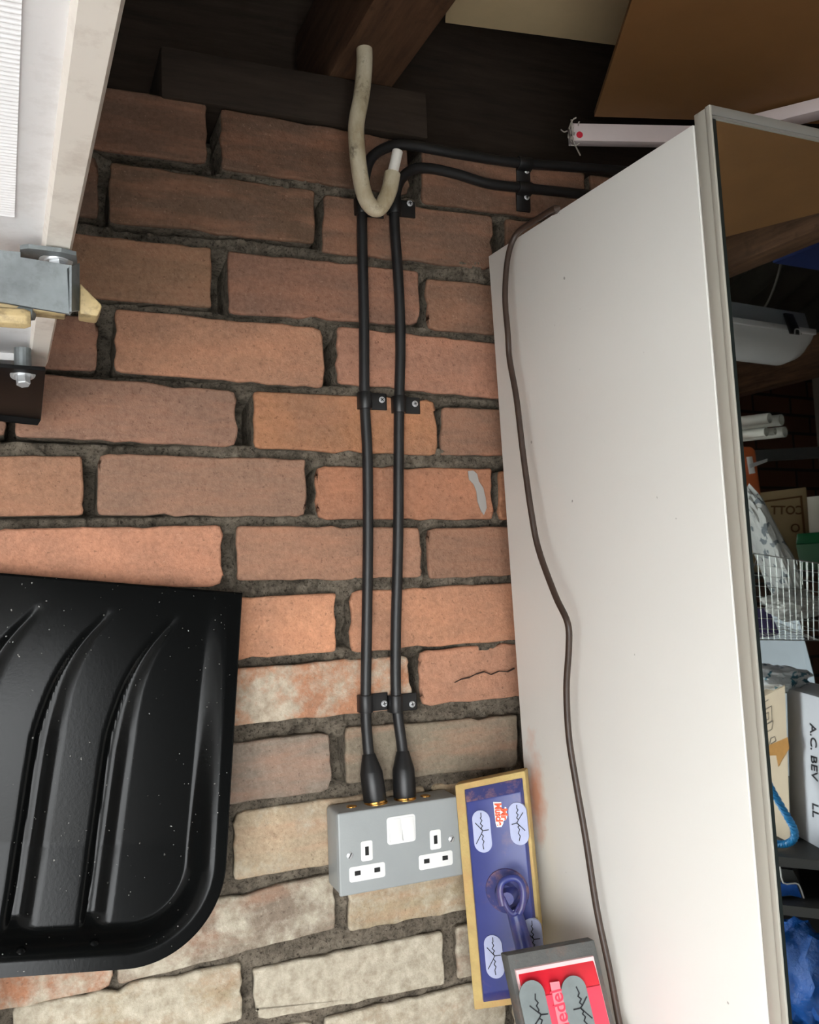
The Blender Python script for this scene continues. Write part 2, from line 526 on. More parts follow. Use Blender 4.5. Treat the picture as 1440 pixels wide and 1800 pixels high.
# ---- mortar bed: rough recessed surface behind the bricks (joints raked out unevenly)
def vnoise(x, z, s, seed):
    r = np.random.default_rng(seed).random((256, 256))
    u, v = x*s, z*s
    iu, iv = np.floor(u).astype(int), np.floor(v).astype(int)
    fu, fv = u-iu, v-iv
    fu = fu*fu*(3-2*fu); fv = fv*fv*(3-2*fv)
    g = lambda a, b_: r[a % 256, b_ % 256]
    return (g(iu, iv)*(1-fu)+g(iu+1, iv)*fu)*(1-fv)+(g(iu, iv+1)*(1-fu)+g(iu+1, iv+1)*fu)*fv
mx0, mx1, mz0, mz1 = -0.33, 0.86, 0.96, 2.128
nx, nz = 476, 467
gx, gz = np.meshgrid(np.linspace(mx0, mx1, nx), np.linspace(mz0, mz1, nz))
rowz = {}
for b in BRICKS:
    rowz.setdefault(b[0], []).append(((b[4]+b[6])/2000, (b[8]+b[10])/2000))
inrow = np.zeros_like(gx)
for r_, lst in rowz.items():
    zt = np.mean([a for a, _ in lst]); zb = np.mean([a for _, a in lst])
    d = np.minimum(zt-gz, gz-zb)
    inrow = np.maximum(inrow, np.clip((d-0.003)/0.008, 0, 1))
fb = 0.45*vnoise(gx, gz, 90, 1)+0.33*vnoise(gx, gz, 190, 2)+0.22*vnoise(gx, gz, 380, 3)
lo = vnoise(gx, gz, 13, 4)*0.6+vnoise(gx, gz, 31, 5)*0.4
bed = 0.002 + 0.017*np.clip(lo*1.7-0.34, 0, 1) + 0.021*(fb-0.40)
fill = np.clip((vnoise(gx, gz, 6.5, 8)-0.42)*5, 0, 1)*np.clip((vnoise(gx, gz, 40, 9)-0.2)*2, 0, 1)
low = np.clip((1.50-gz)/0.12, 0, 1)
fill = np.maximum(fill*0.75, low*0.9)
high = np.clip((gz-1.66)/0.16, 0, 1)
fill = fill*(1-high)
perp = 0.046 + 0.018*high - 0.038*fill + 0.010*(fb-0.5)
bed = bed*(1-0.5*low)
yy = bed*(1-inrow)+perp*inrow
vs_ = np.stack([gx.ravel(), yy.ravel(), gz.ravel()], 1)
idx = np.arange(nx*nz).reshape(nz, nx)
fs_ = np.stack([idx[:-1, :-1].ravel(), idx[:-1, 1:].ravel(), idx[1:, 1:].ravel(), idx[1:, :-1].ravel()], 1)
me = bpy.data.meshes.new('mortar')
me.from_pydata(vs_.tolist(), [], fs_.tolist())
me.polygons.foreach_set('use_smooth', [True]*len(me.polygons))
me.materials.append(M_MORTAR)
mo = bpy.data.objects.new('mortar', me); col.objects.link(mo); mo.parent = wall
mo['label'] = 'grey crumbling lime mortar in the joints'

g = G()
g.box((XL-0.1, 0.072, -0.02), (XR, 0.22, Z0-0.004))          # body of the wall behind the face bricks
g.box((XL-0.1, 0.0, -0.02), (mx0, 0.072, Z0-0.004)); g.box((mx1, 0.0, -0.02), (XR, 0.072, Z0-0.004)); g.box((mx0, 0.0, -0.02), (mx1, 0.072, mz0))
mk('masonry', g, M_FARBRICK, wall)

# ---- floor, drive, other walls
tag(mk('floor', G().box((XL-0.1, YF-0.1, -0.12), (XR+0.2, 0.22, 0.0)), M_CONCRETE), 'bare concrete garage floor', kind='structure')
tag(mk('driveway', G().box((-30, -40, -0.20), (30, YF-0.1, -0.03)), M_DRIVE), 'pale concrete drive outside the open garage', kind='structure')
g = G(); g.box((OX1, YF-0.12, 0), (XR+0.2, YF, 2.5)); g.box((XL-0.1, YF-0.12, 0), (OX0, YF, 2.5)); g.box((OX0, YF-0.12, OZ), (OX1, YF, 2.5))
tag(mk('wall_front', g, M_FARBRICK), 'brick wall with the wide open doorway behind the camera', kind='structure')
tag(mk('wall_right', G().box((XR, YF-0.12, 0), (XR+0.2, 0.24, 3.1)), M_PLASTER), 'plain end wall of the garage', kind='structure')
tag(mk('wall_left', G().box((XL-0.12, YF-0.12, 0), (XL, 0.24, 3.1)), M_FARBRICK), 'brick end wall on the left', kind='structure')
tag(mk('trim_1', G().box((XL-0.1, 0.16, Z0-0.004), (XR, 0.22, 2.52)), M_PLATE), 'dark board added behind the wall top to keep stray daylight out', kind='structure')  # added closure: blocks light leaking in between wall top and roof

# ---- corrugated roof, two slopes, ridge along x
def corrugated(y0, z0, y1, z1, flip):
    g = G(); n = int((XR-XL+0.4)/0.0183); xs = [XL-0.15+i*0.0183 for i in range(n+1)]
    d = Vector((0, y1-y0, z1-z0)).normalized(); nrm = Vector((0, -d.z, d.y))
    if nrm.z < 0: nrm = -nrm
    vs = []
    for t in (0, 1):
        for i, x in enumerate(xs):
            h = 0.026*math.cos(i*math.pi/4)
            vs.append(Vector((x, y0+(y1-y0)*t, z0+(z1-z0)*t)) + nrm*h)
    m = n+1
    g.add(vs, [(i, i+1, m+i+1, m+i) for i in range(n)])
    return g
rf = root('ceiling', (0, -1.1, 2.95))
tag(rf, 'dark corrugated fibre cement roof seen from inside', kind='structure')
for nm, a in (('roof_sheet', (0.26, 2.43, -1.10, 3.0)), ('roof_sheet', (YF-0.25, 2.43, -1.10, 3.0))):
    mk(nm, corrugated(a[0], a[1], a[2], a[3], False), M_ASBESTOS, rf, smooth=True, angle=80, recalc=False)

# ---- timbers: wall plate and joists
g = G().box((0.166, -0.004, Z0+0.004), (0.472, 0.10, 2.20))
tag(mk('trim_2', g, M_PLATE, bevel=0.003), 'dark timber wall plate bedded on the top brick course', kind='structure')
JB, JT = 2.20, 2.32
for i, (xa, xb) in enumerate(((0.352, 0.430), (1.335, 1.395), (2.35, 2.41), (-0.60, -0.54))):
    tag(mk('trim_%d' % (3+i), G().box((xa, YF+0.01, JB), (xb, 0.13, JT)), M_JOIST, bevel=0.003),
        ['rough brown roof joist above the hooked pipe', 'broad dusty roof joist crossing the mirror', 'roof joist towards the end wall', 'roof joist above the raised door'][i], kind='structure')

# marks on the brick faces: a grey paint drip and a hairline crack
PD = [on_y(a, b, -0.0006) for a, b in ((823, 828), (832, 827), (839, 833), (842, 846), (850, 858), (854, 876), (856, 893), (851, 905), (846, 898), (840, 882), (838, 864), (833, 851), (825, 843))]
mk('paint_drip', G().prism(PD, (0, 0.0012, 0)), simple('grey_paint', srgb(156, 151, 146), 0.6), wall)
g = G(); CK = [on_y(a, b, -0.0012) for a, b in ((800, 1200), (812, 1194), (826, 1191), (838, 1185), (852, 1181), (864, 1186), (878, 1180), (893, 1181), (905, 1175))]
for a, b in zip(CK, CK[1:]):
    e = (b-a).cross(Vector((0, 1, 0))).normalized()*random.uniform(0.0003, 0.0007); g.prism([a+e, b+e, b-e, a-e], (0, 0.002, 0))
mk('hairline_crack', g, simple('crack_shadow', srgb(52, 36, 28), 0.95), wall)

# ================================================================== RAISED GARAGE DOOR (overhead, upper left)
# underside at z = DZ; its side edge runs from near the wall towards the camera
DZ = 1.815
K = Vector((0.0488, -0.172, DZ))               # inner corner nearest the wall
dy = Vector((0.029, -1.0, 0)).normalized()     # along the door's side edge, out towards the doorway
dx = Vector((-1, -0.029, 0)).normalized()      # across the door's width
def dp(a, b, h=0.0): return K + dx*a + dy*b + Vector((0, 0, h))
door = root('garage_door', K)
tag(door, 'white up-and-over garage door raised overhead with ribbed underside', 'garage door')
LEN, WID = 2.05, 2.05
g = G()                                        # frame rail, slightly rounded underside
prof = [(-0.000, 0.004), (0.002, 0.0), (0.0135, 0.0), (0.0150, 0.0035), (0.0150, 0.030), (0.0, 0.030)]
g.prism([dp(a, 0, h) for a, h in prof], dy*WID)
mk('frame_rail', g, M_DOORF, door, smooth=True, angle=35)
g = G()
for b0, b1 in ((0.0, 0.015), (WID-0.015, WID)):
    g.prism([dp(0.015, b0, 0.0004), dp(LEN, b0, 0.0004), dp(LEN, b1, 0.0004), dp(0.015, b1, 0.0004)], (0, 0, 0.028))
g.prism([dp(LEN-0.02, 0.015, 0.004), dp(LEN, 0.015, 0.004), dp(LEN, WID-0.015, 0.004), dp(LEN-0.02, WID-0.015, 0.004)], (0, 0, 0.024))
mk('edge_rail', g, M_DOORW, door)
g = G(); g.prism([dp(0.0145, 0.004, 0.0060), dp(LEN, 0.004, 0.0060), dp(LEN, WID, 0.0060), dp(0.0145, WID, 0.0060)], (0, 0, 0.016))
mk('door_skin', g, M_DOORW, door)
# reeded infill of the skin, pitch 3 mm
g = G(); vs = []; n = 0; b = 0.312
while b < 0.92:
    for k in range(4):
        h = 0.0058 - (0.0, 0.0010, 0.0014, 0.0010)[k]
        vs += [dp(0.0285, b, h), dp(0.30, b, h)]; n += 1
        b += 0.0030/4
g.add(vs, [(2*i, 2*i+1, 2*i+3, 2*i+2) for i in range(n-1)])
o = mk('ribbed_panel', g, M_DOORW, door, smooth=True, angle=80, recalc=False); o['kind'] = 'stuff'
# galvanised roller bracket hanging under the rail
def by(px, py, y=-0.462): return on_y(px, py, y)
br = mk('roller_bracket', G().prism([by(-60, 434), by(36, 443), by(36, 452), by(122, 466), by(124, 553), by(118, 551), by(-60, 520)], (0, 0.0022, 0)), M_GALV, door)
g = G()
ft = [(35, 431), (50, 429), (108, 436), (134, 442), (136, 462), (100, 466), (36, 455)]
g.prism([on_z(px, py, DZ-0.0012) for px, py in ft], (0, 0, -0.0022))
mk('flange', g, M_GALV, br)
g = G(); g.prism([by(118, 472, -0.466), by(140, 462, -0.450), by(140, 545, -0.450), by(122, 548, -0.466)], (0, 0.002, 0)); g.prism([by(122, 466, -0.468), by(126, 466, -0.468), by(126, 548, -0.468), by(122, 548, -0.468)], (0, 0.004, 0))
mk('angle_plate', g, M_GALV, br)
def hexbolt(parent, c, ax, r, h, mat=M_ZINC):
    c = Vector(c); ax = Vector(ax).normalized()
    g = G(); g.lathe(c, ax, [(0, r*1.75), (0.0008, r*1.75), (0.0012, r*1.35), (0.0020, r*1.25)], 24)
    g.lathe(c+ax*0.0018, ax, [(0, r), (h, r), (h+0.0006, r*0.85)], 6)
    return mk('bolt', g, mat, parent, smooth=True, angle=25)
c0 = on_z(98, 458, DZ-0.0035)
hexbolt(br, c0, (0.10, -0.25, -1), 0.0049, 0.0085)
g = G(); g.prism([by(-60, 522, -0.458), by(118, 541, -0.458), by(115, 552, -0.458), by(-60, 534, -0.458)], (0, 0.012, 0)); mk('nylon_strip', g, M_NYLON, door, bevel=0.0006)
g = G(); g.prism([by(141, 497, -0.455), by(177, 533, -0.455), by(180, 538, -0.455), by(172, 556, -0.455), by(140, 551, -0.455)], (0, 0.016, 0)); mk('nylon_block', g, M_NYLON, door, bevel=0.001)
a = by(-22, 556, -0.462); g = G(); g.lathe(a, (0.020, 0, 0), [(0, 0.0052), (0.85, 0.0052), (1, 0.004)], 8); mk('nylon_roller', g, M_NYLON, door, bevel=0.0004)
a = by(8, 548, -0.452); g = G(); g.lathe(a, (0.014, -0.004, -0.001), [(0, 0.004), (0.6, 0.0046), (1, 0.0035)], 14); mk('roller_axle', g, M_GALV, door, smooth=True)
# black steel end plate with folded lip, bolted on near the wall
g = G()
EZ = DZ-0.021
P = [on_z(-160, 634, EZ), on_z(80, 652, EZ), on_z(72, 738, EZ), on_z(-160, 712, EZ)]
g.prism(P, (0, 0, 0.003))
q = P[2]; r_ = P[3]
ep = mk('end_plate', g, M_BLACKMETAL, door, bevel=0.0008)
g = G(); g.prism([q, r_, r_+Vector((0, 0, -0.0055)), q+Vector((-0.003, 0, -0.0055))], (0, -0.0018, 0)); mk('folded_lip', g, M_BLACKMETAL, ep)
bc = on_z(40, 658, EZ); mk('spacer', G().cyl((bc.x, bc.y+0.008, EZ+0.003), (bc.x, bc.y+0.008, DZ), 0.006), M_GALV, ep)
hexbolt(ep, on_z(40, 658, EZ), (0.05, -0.35, -1), 0.0050, 0.0065)

# ================================================================== SNOW SHOVEL
STR = on_y(425, 1043, -0.022); STL = on_y(0, 1008, -0.022)          # straight edge of the blade, touching the wall
SU = (STR-STL).normalized(); LEAN = math.radians(11)
SV = -SU.cross(Vector((0, 1, 0)))*math.cos(LEAN) + Vector((0, -1, 0))*math.sin(LEAN)
SN = SU.cross(SV); SN = SN if SN.y < 0 else -SN                      # towards the viewer
W2, HB, RC = 0.2300, 0.345, 0.085
ST = STR - SU*W2
shovel = root('snow_shovel', (-0.19, -0.36, 0.0))
tag(shovel, 'black plastic snow shovel blade with curved grooves leaning on brick wall', 'shovel')
def loc(px, py):
    p = on_plane(px, py, ST, SN) - ST
    return p.dot(SU), p.dot(SV)
RA = [loc(*k) for k in ((318, 1080), (268, 1130), (232, 1195), (208, 1280), (196, 1370), (186, 1450), (176, 1530), (166, 1605), (158, 1662))]
def ribx(v):
    if v <= RA[0][1]: return RA[0][0]
    for (u0_, v0_), (u1_, v1_) in zip(RA, RA[1:]):
        if v <= v1_:
            t = (v-v0_)/(v1_-v0_); return u0_+(u1_-u0_)*t
    return RA[-1][0]
RV = np.linspace(0, HB, 400); RX = np.array([ribx(v) for v in RV])
kern = np.ones(41)/41; RX = np.convolve(np.pad(RX, 20, 'edge'), kern, 'valid')
sp = loc(60, 1400)[0]-loc(190, 1400)[0]
def blade_y(u, v):
    y = 0.0
    # dished: side walls and the lower wall rise towards the viewer
    w = halfw(v)
    e = w-abs(u); eb = HB-v
    deep = 0.020*min(1, v/0.24)**1.2
    d = 1e9
    cx, cv = W2-RC, HB-RC
    if abs(u) > cx and v > cv: d = RC-math.hypot(abs(u)-cx, v-cv)
    else: d = min(W2-abs(u), eb)
    t = max(0.0, min(1.0, (d-0.011)/0.024))
    y += deep*(t*t*(3-2*t))
    # grooves
    if 0.02 < v < HB-0.02:
        side = 1 if u >= -0.02 else -1
        uu = u if side == 1 else -u-0.04
        rx = float(np.interp(v, RV, RX))
        depth = 0.0085*min(1, max(0, (v-RA[0][1])/0.13))*min(1, max(0, (HB-0.030-v)/0.012))
        if depth > 0:
            for k in (0, 1, 2):
                q = uu-(rx+sp*k)
                wd = 0.004+0.0072*min(1, max(0, (v-RA[0][1])/0.12))
                if -wd*1.1 < q < wd*1.5:
                    if q < -wd*0.5: f = (q+wd*1.1)/(wd*0.6)
                    elif q < 0: f = 1
                    else: f = 1-q/(wd*1.5)
                    f = max(0, min(1, f)); y += depth*f*f*(3-2*f)
    return y
def halfw(v):
    if v <= HB-RC: return W2
    k = (v-(HB-RC))/RC
    return W2-RC+RC*math.sqrt(max(0, 1-k*k))
NU, NV = 260, 130
vs = []; fs = []
for j in range(NV+1):
    v = HB*j/NV
    if j > NV*0.6: v = HB*(0.6+0.4*math.sin((j/NV-0.6)/0.4*math.pi/2))
    w = halfw(v)
    for i in range(NU+1):
        u = w*(-1+2*i/NU)
        vs.append(tuple(ST + SU*u + SV*v - SN*blade_y(u, v)))
for j in range(NV):
    for i in range(NU):
        a = j*(NU+1)+i
        fs.append((a, a+NU+1, a+NU+2, a+1))
def shovel_plastic():
    m = NT('shovel_plastic')
    sp1 = m.ramp(m.noise(330, 1, 0.4), 0.765, 0.775)
    sp2 = m.ramp(m.noise(40, 2, 0.5), 0.4, 0.6)
    c = m.mix(m.math('MULTIPLY', sp1, m.math('MULTIPLY', sp2, 0.6)), srgb(12, 13, 13), srgb(190, 188, 180))
    m.col(c); m.set(0.19, 0, 0.16)
    m.bump(m.noise(300, 3), 0.04, 0.001)
    return m.mat
M_SHOVEL = shovel_plastic()
g = G().add(vs, fs)
bl = mk('blade', g, M_SHOVEL, shovel, smooth=True, angle=60, recalc=False)
sd = bl.modifiers.new('thickness', 'SOLIDIFY'); sd.thickness = 0.003; sd.offset = 1.0
for px, py in ((166, 1665), (36, 1678)):
    u, v = loc(px, py); p = ST+SU*u+SV*v-SN*blade_y(u, v)
    mk('rivet', G().lathe(p-SN*0.002, SN, [(0, 0.006), (0.003, 0.0055), (0.0048, 0.0035), (0.0056, 0.0012)], 16), M_SHOVEL, bl, smooth=True)
hb = ST+SV*(HB-0.05)-SN*0.028
he = hb + SV*((0.022-hb.z)/SV.z)
mk('handle_socket', G().lathe(hb, (he-hb).normalized()*0.20, [(0, 0.016), (0.3, 0.024), (1, 0.021)], 20), M_SHOVEL, shovel, smooth=True)
mk('handle', G().cyl(hb+(he-hb).normalized()*0.15, he, 0.0175, n=20), simple('ash_handle', srgb(176, 140, 96), 0.6, var=0.1), shovel, smooth=True)
mk('grip', G().lathe(he-(he-hb).normalized()*0.14, (he-hb).normalized()*0.16, [(0, 0.019), (0.1, 0.021), (0.9, 0.021), (1, 0.014)], 20), M_BLACK, shovel, smooth=True)

# ================================================================== ARMOURED CABLES, CLIPS
CR = 0.0060
YC = -0.0072
def cpath(pts, y=YC): return [on_y(px, py, y) for px, py in pts]
cabA = [(648, 1335), (646, 1300), (643, 1240), (645, 1100), (647, 950), (646, 800), (641, 700), (640, 560), (637, 430), (637, 362), (642, 310), (655, 275), (690, 256), (727, 256), (803, 270), (907, 286), (1011, 294), (1120, 303), (1240, 318)]
cabB = [(708, 1330), (706, 1305), (700, 1262), (696, 1215), (696, 1110), (700, 950), (701, 800), (702, 700), (704, 620), (703, 545), (699, 470), (694, 400), (694, 365), (701, 322), (724, 299), (754, 296), (803, 306), (855, 322), (907, 329), (994, 338), (1120, 352), (1240, 366)]
for nm, pts, lab, shx in (('A', cabA, 'black armoured cable entering socket box nearest the snow shovel', (648, 1325, 660, 1410)), ('B', cabB, 'black armoured cable entering socket box nearest the white wardrobe', (708, 1320, 712, 1404))):
    a = on_y(shx[0], shx[1], -0.014); b = on_y(shx[2], shx[3], -0.022)
    b = on_y(shx[2], shx[3], -0.020)
    rootc = root('armoured_cable', b); tag(rootc, lab, 'cable', 'armoured cables running down the brick wall')
    P = cpath(pts); P[0] = a + (b-a)*0.1; P[1] = on_y(pts[1][0], pts[1][1], -0.0115)
    mk('cable_sheath', G().tube(P, CR, 14, 6), M_CABLE, rootc, smooth=True)
    sh = mk('gland_shroud', G().lathe(a, (b-a), [(0, 0.0066), (0.02, 0.0072), (0.36, 0.0118), (0.38, 0.0122), (0.95, 0.0125), (0.97, 0.0120)], 28), M_BLACK, rootc, smooth=True, angle=50)
    d = (b-a).normalized()
    mk('brass_gland', G().lathe(b-d*0.003, d*0.0065, [(0, 0.0118), (0.5, 0.0124), (0.6, 0.0132), (1, 0.0132)], 24), M_BRASS, rootc, smooth=True, angle=40)

def clip(c, ax, side, screw, label):
    """P-shaped cleat: strap over the cable at c (axis ax), foot on side, screw in the foot"""
    c = Vector(c); ax = Vector(ax).normalized(); side = Vector(side).normalized()
    rt_ = root('cable_clip', (c.x, 0.0, c.z)); tag(rt_, label, 'cable clip', 'black cable clips')
    hw = 0.0095; R = CR+0.0018; n = Vector((0, -1, 0))
    sec = [(-R-0.0016, 0.0)]
    pro = []
    for k in range(0, 13):
        th = math.pi*(1-k/12.0)
        pro.append((math.cos(th)*R, math.sin(th)*R-YC))
    pro = [(-R, 0.0)] + pro
    outer = pro + [(R+0.001, 0.0045), (0.0262, 0.0040), (0.0276, 0.0028), (0.0276, 0.0)]
    poly = [c + side*a + n*b + n*(-c.y*-1 if False else 0) for a, b in outer]
    poly = [Vector((p.x, p.y-c.y, p.z)) for p in poly]
    g = G().prism([p-ax*hw for p in poly], ax*2*hw)
    mk('strap', g, M_BLACK, rt_, bevel=0.0007, seg=2)
    s = Vector(screw)
    s = Vector((s.x, -0.0042, s.z))
    sc_ = mk('screw', G().lathe(s, (0, -1, 0), [(0, 0.0036), (0.0008, 0.0036), (0.0016, 0.0028), (0.0018, 0.0)], 18, cap=False), M_ZINC, rt_, smooth=True)
    g = G()
    rr = random.uniform(0, 1.5)
    for k in (0, 1):
        d1 = Vector((math.cos(rr+k*math.pi/2), 0, math.sin(rr+k*math.pi/2))); d2 = Vector((-d1.z, 0, d1.x))
        p = s+Vector((0, -0.00185, 0))
        g.prism([p+d1*0.0022+d2*0.0005, p+d1*0.0022-d2*0.0005, p-d1*0.0022-d2*0.0005, p-d1*0.0022+d2*0.0005], (0, 0.0006, 0))
    mk('cross_slot', g, M_SLOT, sc_)
    return rt_
X, Z = Vector((1, 0, 0)), Vector((0, 0, 1))
def on0(px, py): return on_y(px, py, YC)
clip(on0(637, 362), Z, X, on_y(664, 360, 0), 'black clip on left cable hidden behind the hooked pipe')
clip(on0(694, 362), Z, X, on_y(718, 360, 0), 'black clip on right cable just below the hooked pipe end')
clip(on0(642, 704), Z, X, on_y(669, 704, 0), 'black clip halfway down the cable nearer the shovel')
clip(on0(702, 711), Z, X, on_y(727, 711, 0), 'black clip halfway down the cable nearer the wardrobe')
clip(on0(643, 1237), Z, X, on_y(673, 1236, 0), 'lowest black clip, above the left cable gland')
clip(on0(696, 1237), Z, X, on_y(722, 1237, 0), 'lowest black clip, above the right cable gland')
clip(on0(922, 288), X, -Z, on_y(923, 303, 0), 'upper black clip on the sideways cable run by wardrobe top')
clip(on0(922, 331), X, -Z, on_y(923, 349, 0), 'lower black clip on the sideways cable run by wardrobe top')

# ================================================================== METAL-CLAD DOUBLE SOCKET
sx0, sx1, sz0, sz1 = 0.3225, 0.4625, 1.3070, 1.3905
sy = -0.0430
sock = root('double_socket', ((sx0+sx1)/2, 0, sz0))
tag(sock, 'grey metal-clad double socket with white switches on the brick wall', 'socket')
g = G().box((sx0, sy+0.004, sz0), (sx1, -0.001, sz1)); mk('back_box', g, M_GREYBOX, sock, bevel=0.0045, seg=4)
fp = mk('faceplate', G().box((sx0-0.0004, sy, sz0-0.0004), (sx1+0.0004, sy+0.0042, sz1+0.0004)), M_GREYBOX, sock, bevel=0.0038, seg=4)
def fpt(px, py): return on_y(px, py, sy)
def rrect(w, h, r, n=5):
    o = []
    for cx, cz, a0 in ((w/2-r, h/2-r, 0), (-w/2+r, h/2-r, 90), (-w/2+r, -h/2+r, 180), (w/2-r, -h/2+r, 270)):
        for k in range(n+1):
            a = math.radians(a0+90*k/n); o.append((cx+r*math.cos(a), cz+r*math.sin(a)))
    return o
def plate(name, c, w, h, r, y0, y1, mat, parent, bevel=0.0):
    return mk(name, G().prism([(c.x+a, y0, c.z+b) for a, b in rrect(w, h, r)], (0, y1-y0, 0)), mat, parent, bevel=bevel)
c = fpt(705.5, 1457.5)
sw = plate('switch_frame', c, 0.0325, 0.0285, 0.0035, sy-0.0008, sy+0.001, M_WHITEPL, sock, 0.0003)
for s_ in (-1, 1):
    cx = c.x+s_*0.0073
    g = G()
    w_ = 0.0067; h_ = 0.0118; zc = c.z+0.0004
    pr = [(zc+h_, sy-0.0012), (zc, sy-0.0026), (zc-h_, sy-0.0052), (zc-h_, sy+0.0005), (zc+h_, sy+0.0005)]
    g.prism([(cx-w_, y, z) for z, y in pr], (2*w_, 0, 0))
    mk('rocker', g, M_WHITEPL, sw, bevel=0.0007)
for (ex, ez), (pxx, pzz) in (((644.9, 1495.4), (645.8, 1532.9)), ((765.5, 1475.6), (766.2, 1511.8))):
    c = fpt(ex, ez); o = plate('earth_surround', c, 0.0128, 0.0205, 0.0022, sy-0.0006, sy+0.001, M_WHITEPL, sock, 0.0002)
    plate('earth_slot', c, 0.0040, 0.0088, 0.0003, sy-0.0009, sy-0.0004, M_SLOT, o)
    c = fpt(pxx, pzz); o = plate('pin_surround', c, 0.0395, 0.0155, 0.0026, sy-0.0006, sy+0.001, M_WHITEPL, sock, 0.0002)
    for s_ in (-1, 1):
        plate('pin_slot', c+Vector((s_*0.0108, 0, 0.0008)), 0.0064, 0.0046, 0.0003, sy-0.0009, sy-0.0004, M_SLOT, o)
for px, py in ((615, 1503.8), (793.7, 1474.8)):
    s = fpt(px, py)
    o = mk('fixing_screw', G().lathe(s, (0, -1, 0), [(0, 0.0036), (0.0005, 0.0036), (0.0013, 0.0026), (0.0015, 0.0)], 18, cap=False), M_ZINC, sock, smooth=True)
    d = Vector((0.55, 0, 0.83)); e = Vector((-0.83, 0, 0.55)); p = s+Vector((0, -0.0016, 0))
    mk('screw_slot', G().prism([p+d*0.003+e*0.0005, p+d*0.003-e*0.0005, p-d*0.003-e*0.0005, p-d*0.003+e*0.0005], (0, 0.0006, 0)), M_SLOT, o)
for px, py in ((618, 1418), (748, 1399)):
    p = on_y(px, py, -0.022)
    mk('brass_plug', G().lathe((p.x, -0.022, sz1-0.0008), (0, 0, 1), [(0, 0.006), (0.0016, 0.0055), (0.0022, 0.003), (0.0022, 0.0)], 18, cap=False), M_BRASS, sock, smooth=True)

# ================================================================== HOOKED PIPE under the joist
hy = -0.065
hp = root('hooked_pipe', on_y(640, 85, hy)); tag(hp, 'grubby off-white pipe hanging from joist and bent into a hook', 'pipe')
def dirty_pipe():
    m = NT('grubby_white_plastic')
    c = m.mix(m.ramp(m.noise(30, 5, 0.7, stretch=(1, 1, 0.5)), 0.35, 0.7), srgb(196, 186, 162), srgb(150, 132, 100))
    c = m.mix(m.math('MULTIPLY', m.ramp(m.noise(50, 5, 0.75), 0.58, 0.75), 0.8), c, srgb(70, 56, 40))
    m.col(c); m.set(0.6); return m.mat
P = [on_y(px, py, hy) for px, py in ((640, 78), (641, 110), (636, 165), (627, 215), (627, 250), (632, 300), (640, 340), (651, 361), (664, 367), (676, 354), (685, 332), (690, 305))]
mk('outer_sheath', G().tube(P, 0.0088, 18, 6), dirty_pipe(), hp, smooth=True, angle=60)
P = [on_y(px, py, hy) for px, py in ((687, 325), (691, 302), (695, 285), (699, 266))]
o = mk('inner_tube', G().tube(P, 0.0058, 18, 4), simple('white_tube', srgb(224, 220, 212), 0.5, var=0.05), hp, smooth=True, angle=60)
d = (P[3]-P[2]).normalized()
mk('tube_bore', G().cyl(P[3]+d*0.0002, P[3]+d*0.0006, 0.0042, n=16), M_SLOT, o)

# ================================================================== WARDROBE with mirror door
WE = Euler((-0.0144, -0.0229, 0.0630), 'XYZ')
WA = Vector((0.5248, -0.042, 1.9954))
WM = WE.to_matrix()
WX, WY, WZ = WM.col[0].copy(), WM.col[1].copy(), WM.col[2].copy()
WW, WD, WT, WH = 0.60, 0.3285, 0.0198, 1.9950
wr = root('wardrobe', WA, WM)
tag(wr, 'tall white melamine wardrobe with mirror door standing against the brick wall', 'wardrobe')
def melamine_side():
    m = NT('white_melamine_side')
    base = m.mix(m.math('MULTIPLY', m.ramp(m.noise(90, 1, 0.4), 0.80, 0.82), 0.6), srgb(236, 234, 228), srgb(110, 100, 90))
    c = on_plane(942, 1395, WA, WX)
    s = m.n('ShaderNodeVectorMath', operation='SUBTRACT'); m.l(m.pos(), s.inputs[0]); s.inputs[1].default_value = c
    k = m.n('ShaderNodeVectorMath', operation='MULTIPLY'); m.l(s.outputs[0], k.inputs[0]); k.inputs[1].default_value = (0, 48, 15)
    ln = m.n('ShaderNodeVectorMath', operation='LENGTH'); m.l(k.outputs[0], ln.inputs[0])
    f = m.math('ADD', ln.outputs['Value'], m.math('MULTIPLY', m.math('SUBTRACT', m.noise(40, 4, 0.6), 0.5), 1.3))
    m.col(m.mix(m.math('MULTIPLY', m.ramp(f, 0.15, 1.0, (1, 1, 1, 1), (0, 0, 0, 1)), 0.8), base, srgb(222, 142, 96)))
    m.set(0.42, 0, 0.4)
    return m.mat
M_SIDE = melamine_side()
mk('side_panel', G().box((0, -WD, -WH), (0.018, 0, 0)), M_SIDE, wr, local=True, bevel=0.0006)
mk('side_panel', G().box((WW-0.018, -WD, -WH), (WW, 0, 0)), M_MELAMINE, wr, local=True, bevel=0.0006)
mk('top_panel', G().box((0.018, -WD, -0.019), (WW-0.018, 0, -0.001)), M_MELAMINE, wr, local=True)
mk('base_panel', G().box((0.018, -WD, -WH+0.05), (WW-0.018, 0, -WH+0.068)), M_MELAMINE, wr, local=True)
mk('plinth', G().box((0.018, -WD+0.02, -WH), (WW-0.018, -WD+0.035, -WH+0.05)), M_MELAMINE, wr, local=True)
mk('back_panel', G().box((0.018, -0.006, -WH+0.068), (WW-0.018, -0.002, -0.019)), M_MELAMINE, wr, local=True)
mdoor = mk('mirror_door', G().box((0.0006, -WD-WT+0.0045, -WH+0.03), (WW-0.0006, -WD-0.0014, 0.0075)), M_DOOREDGE, wr, local=True, bevel=0.0008)
yf = -WD-WT
mk('door_trim', G().box((0.0000, yf, -WH+0.03), (0.0022, yf+0.0052, 0.0078)), M_DOOREDGE, mdoor, local=True, bevel=0.0004)
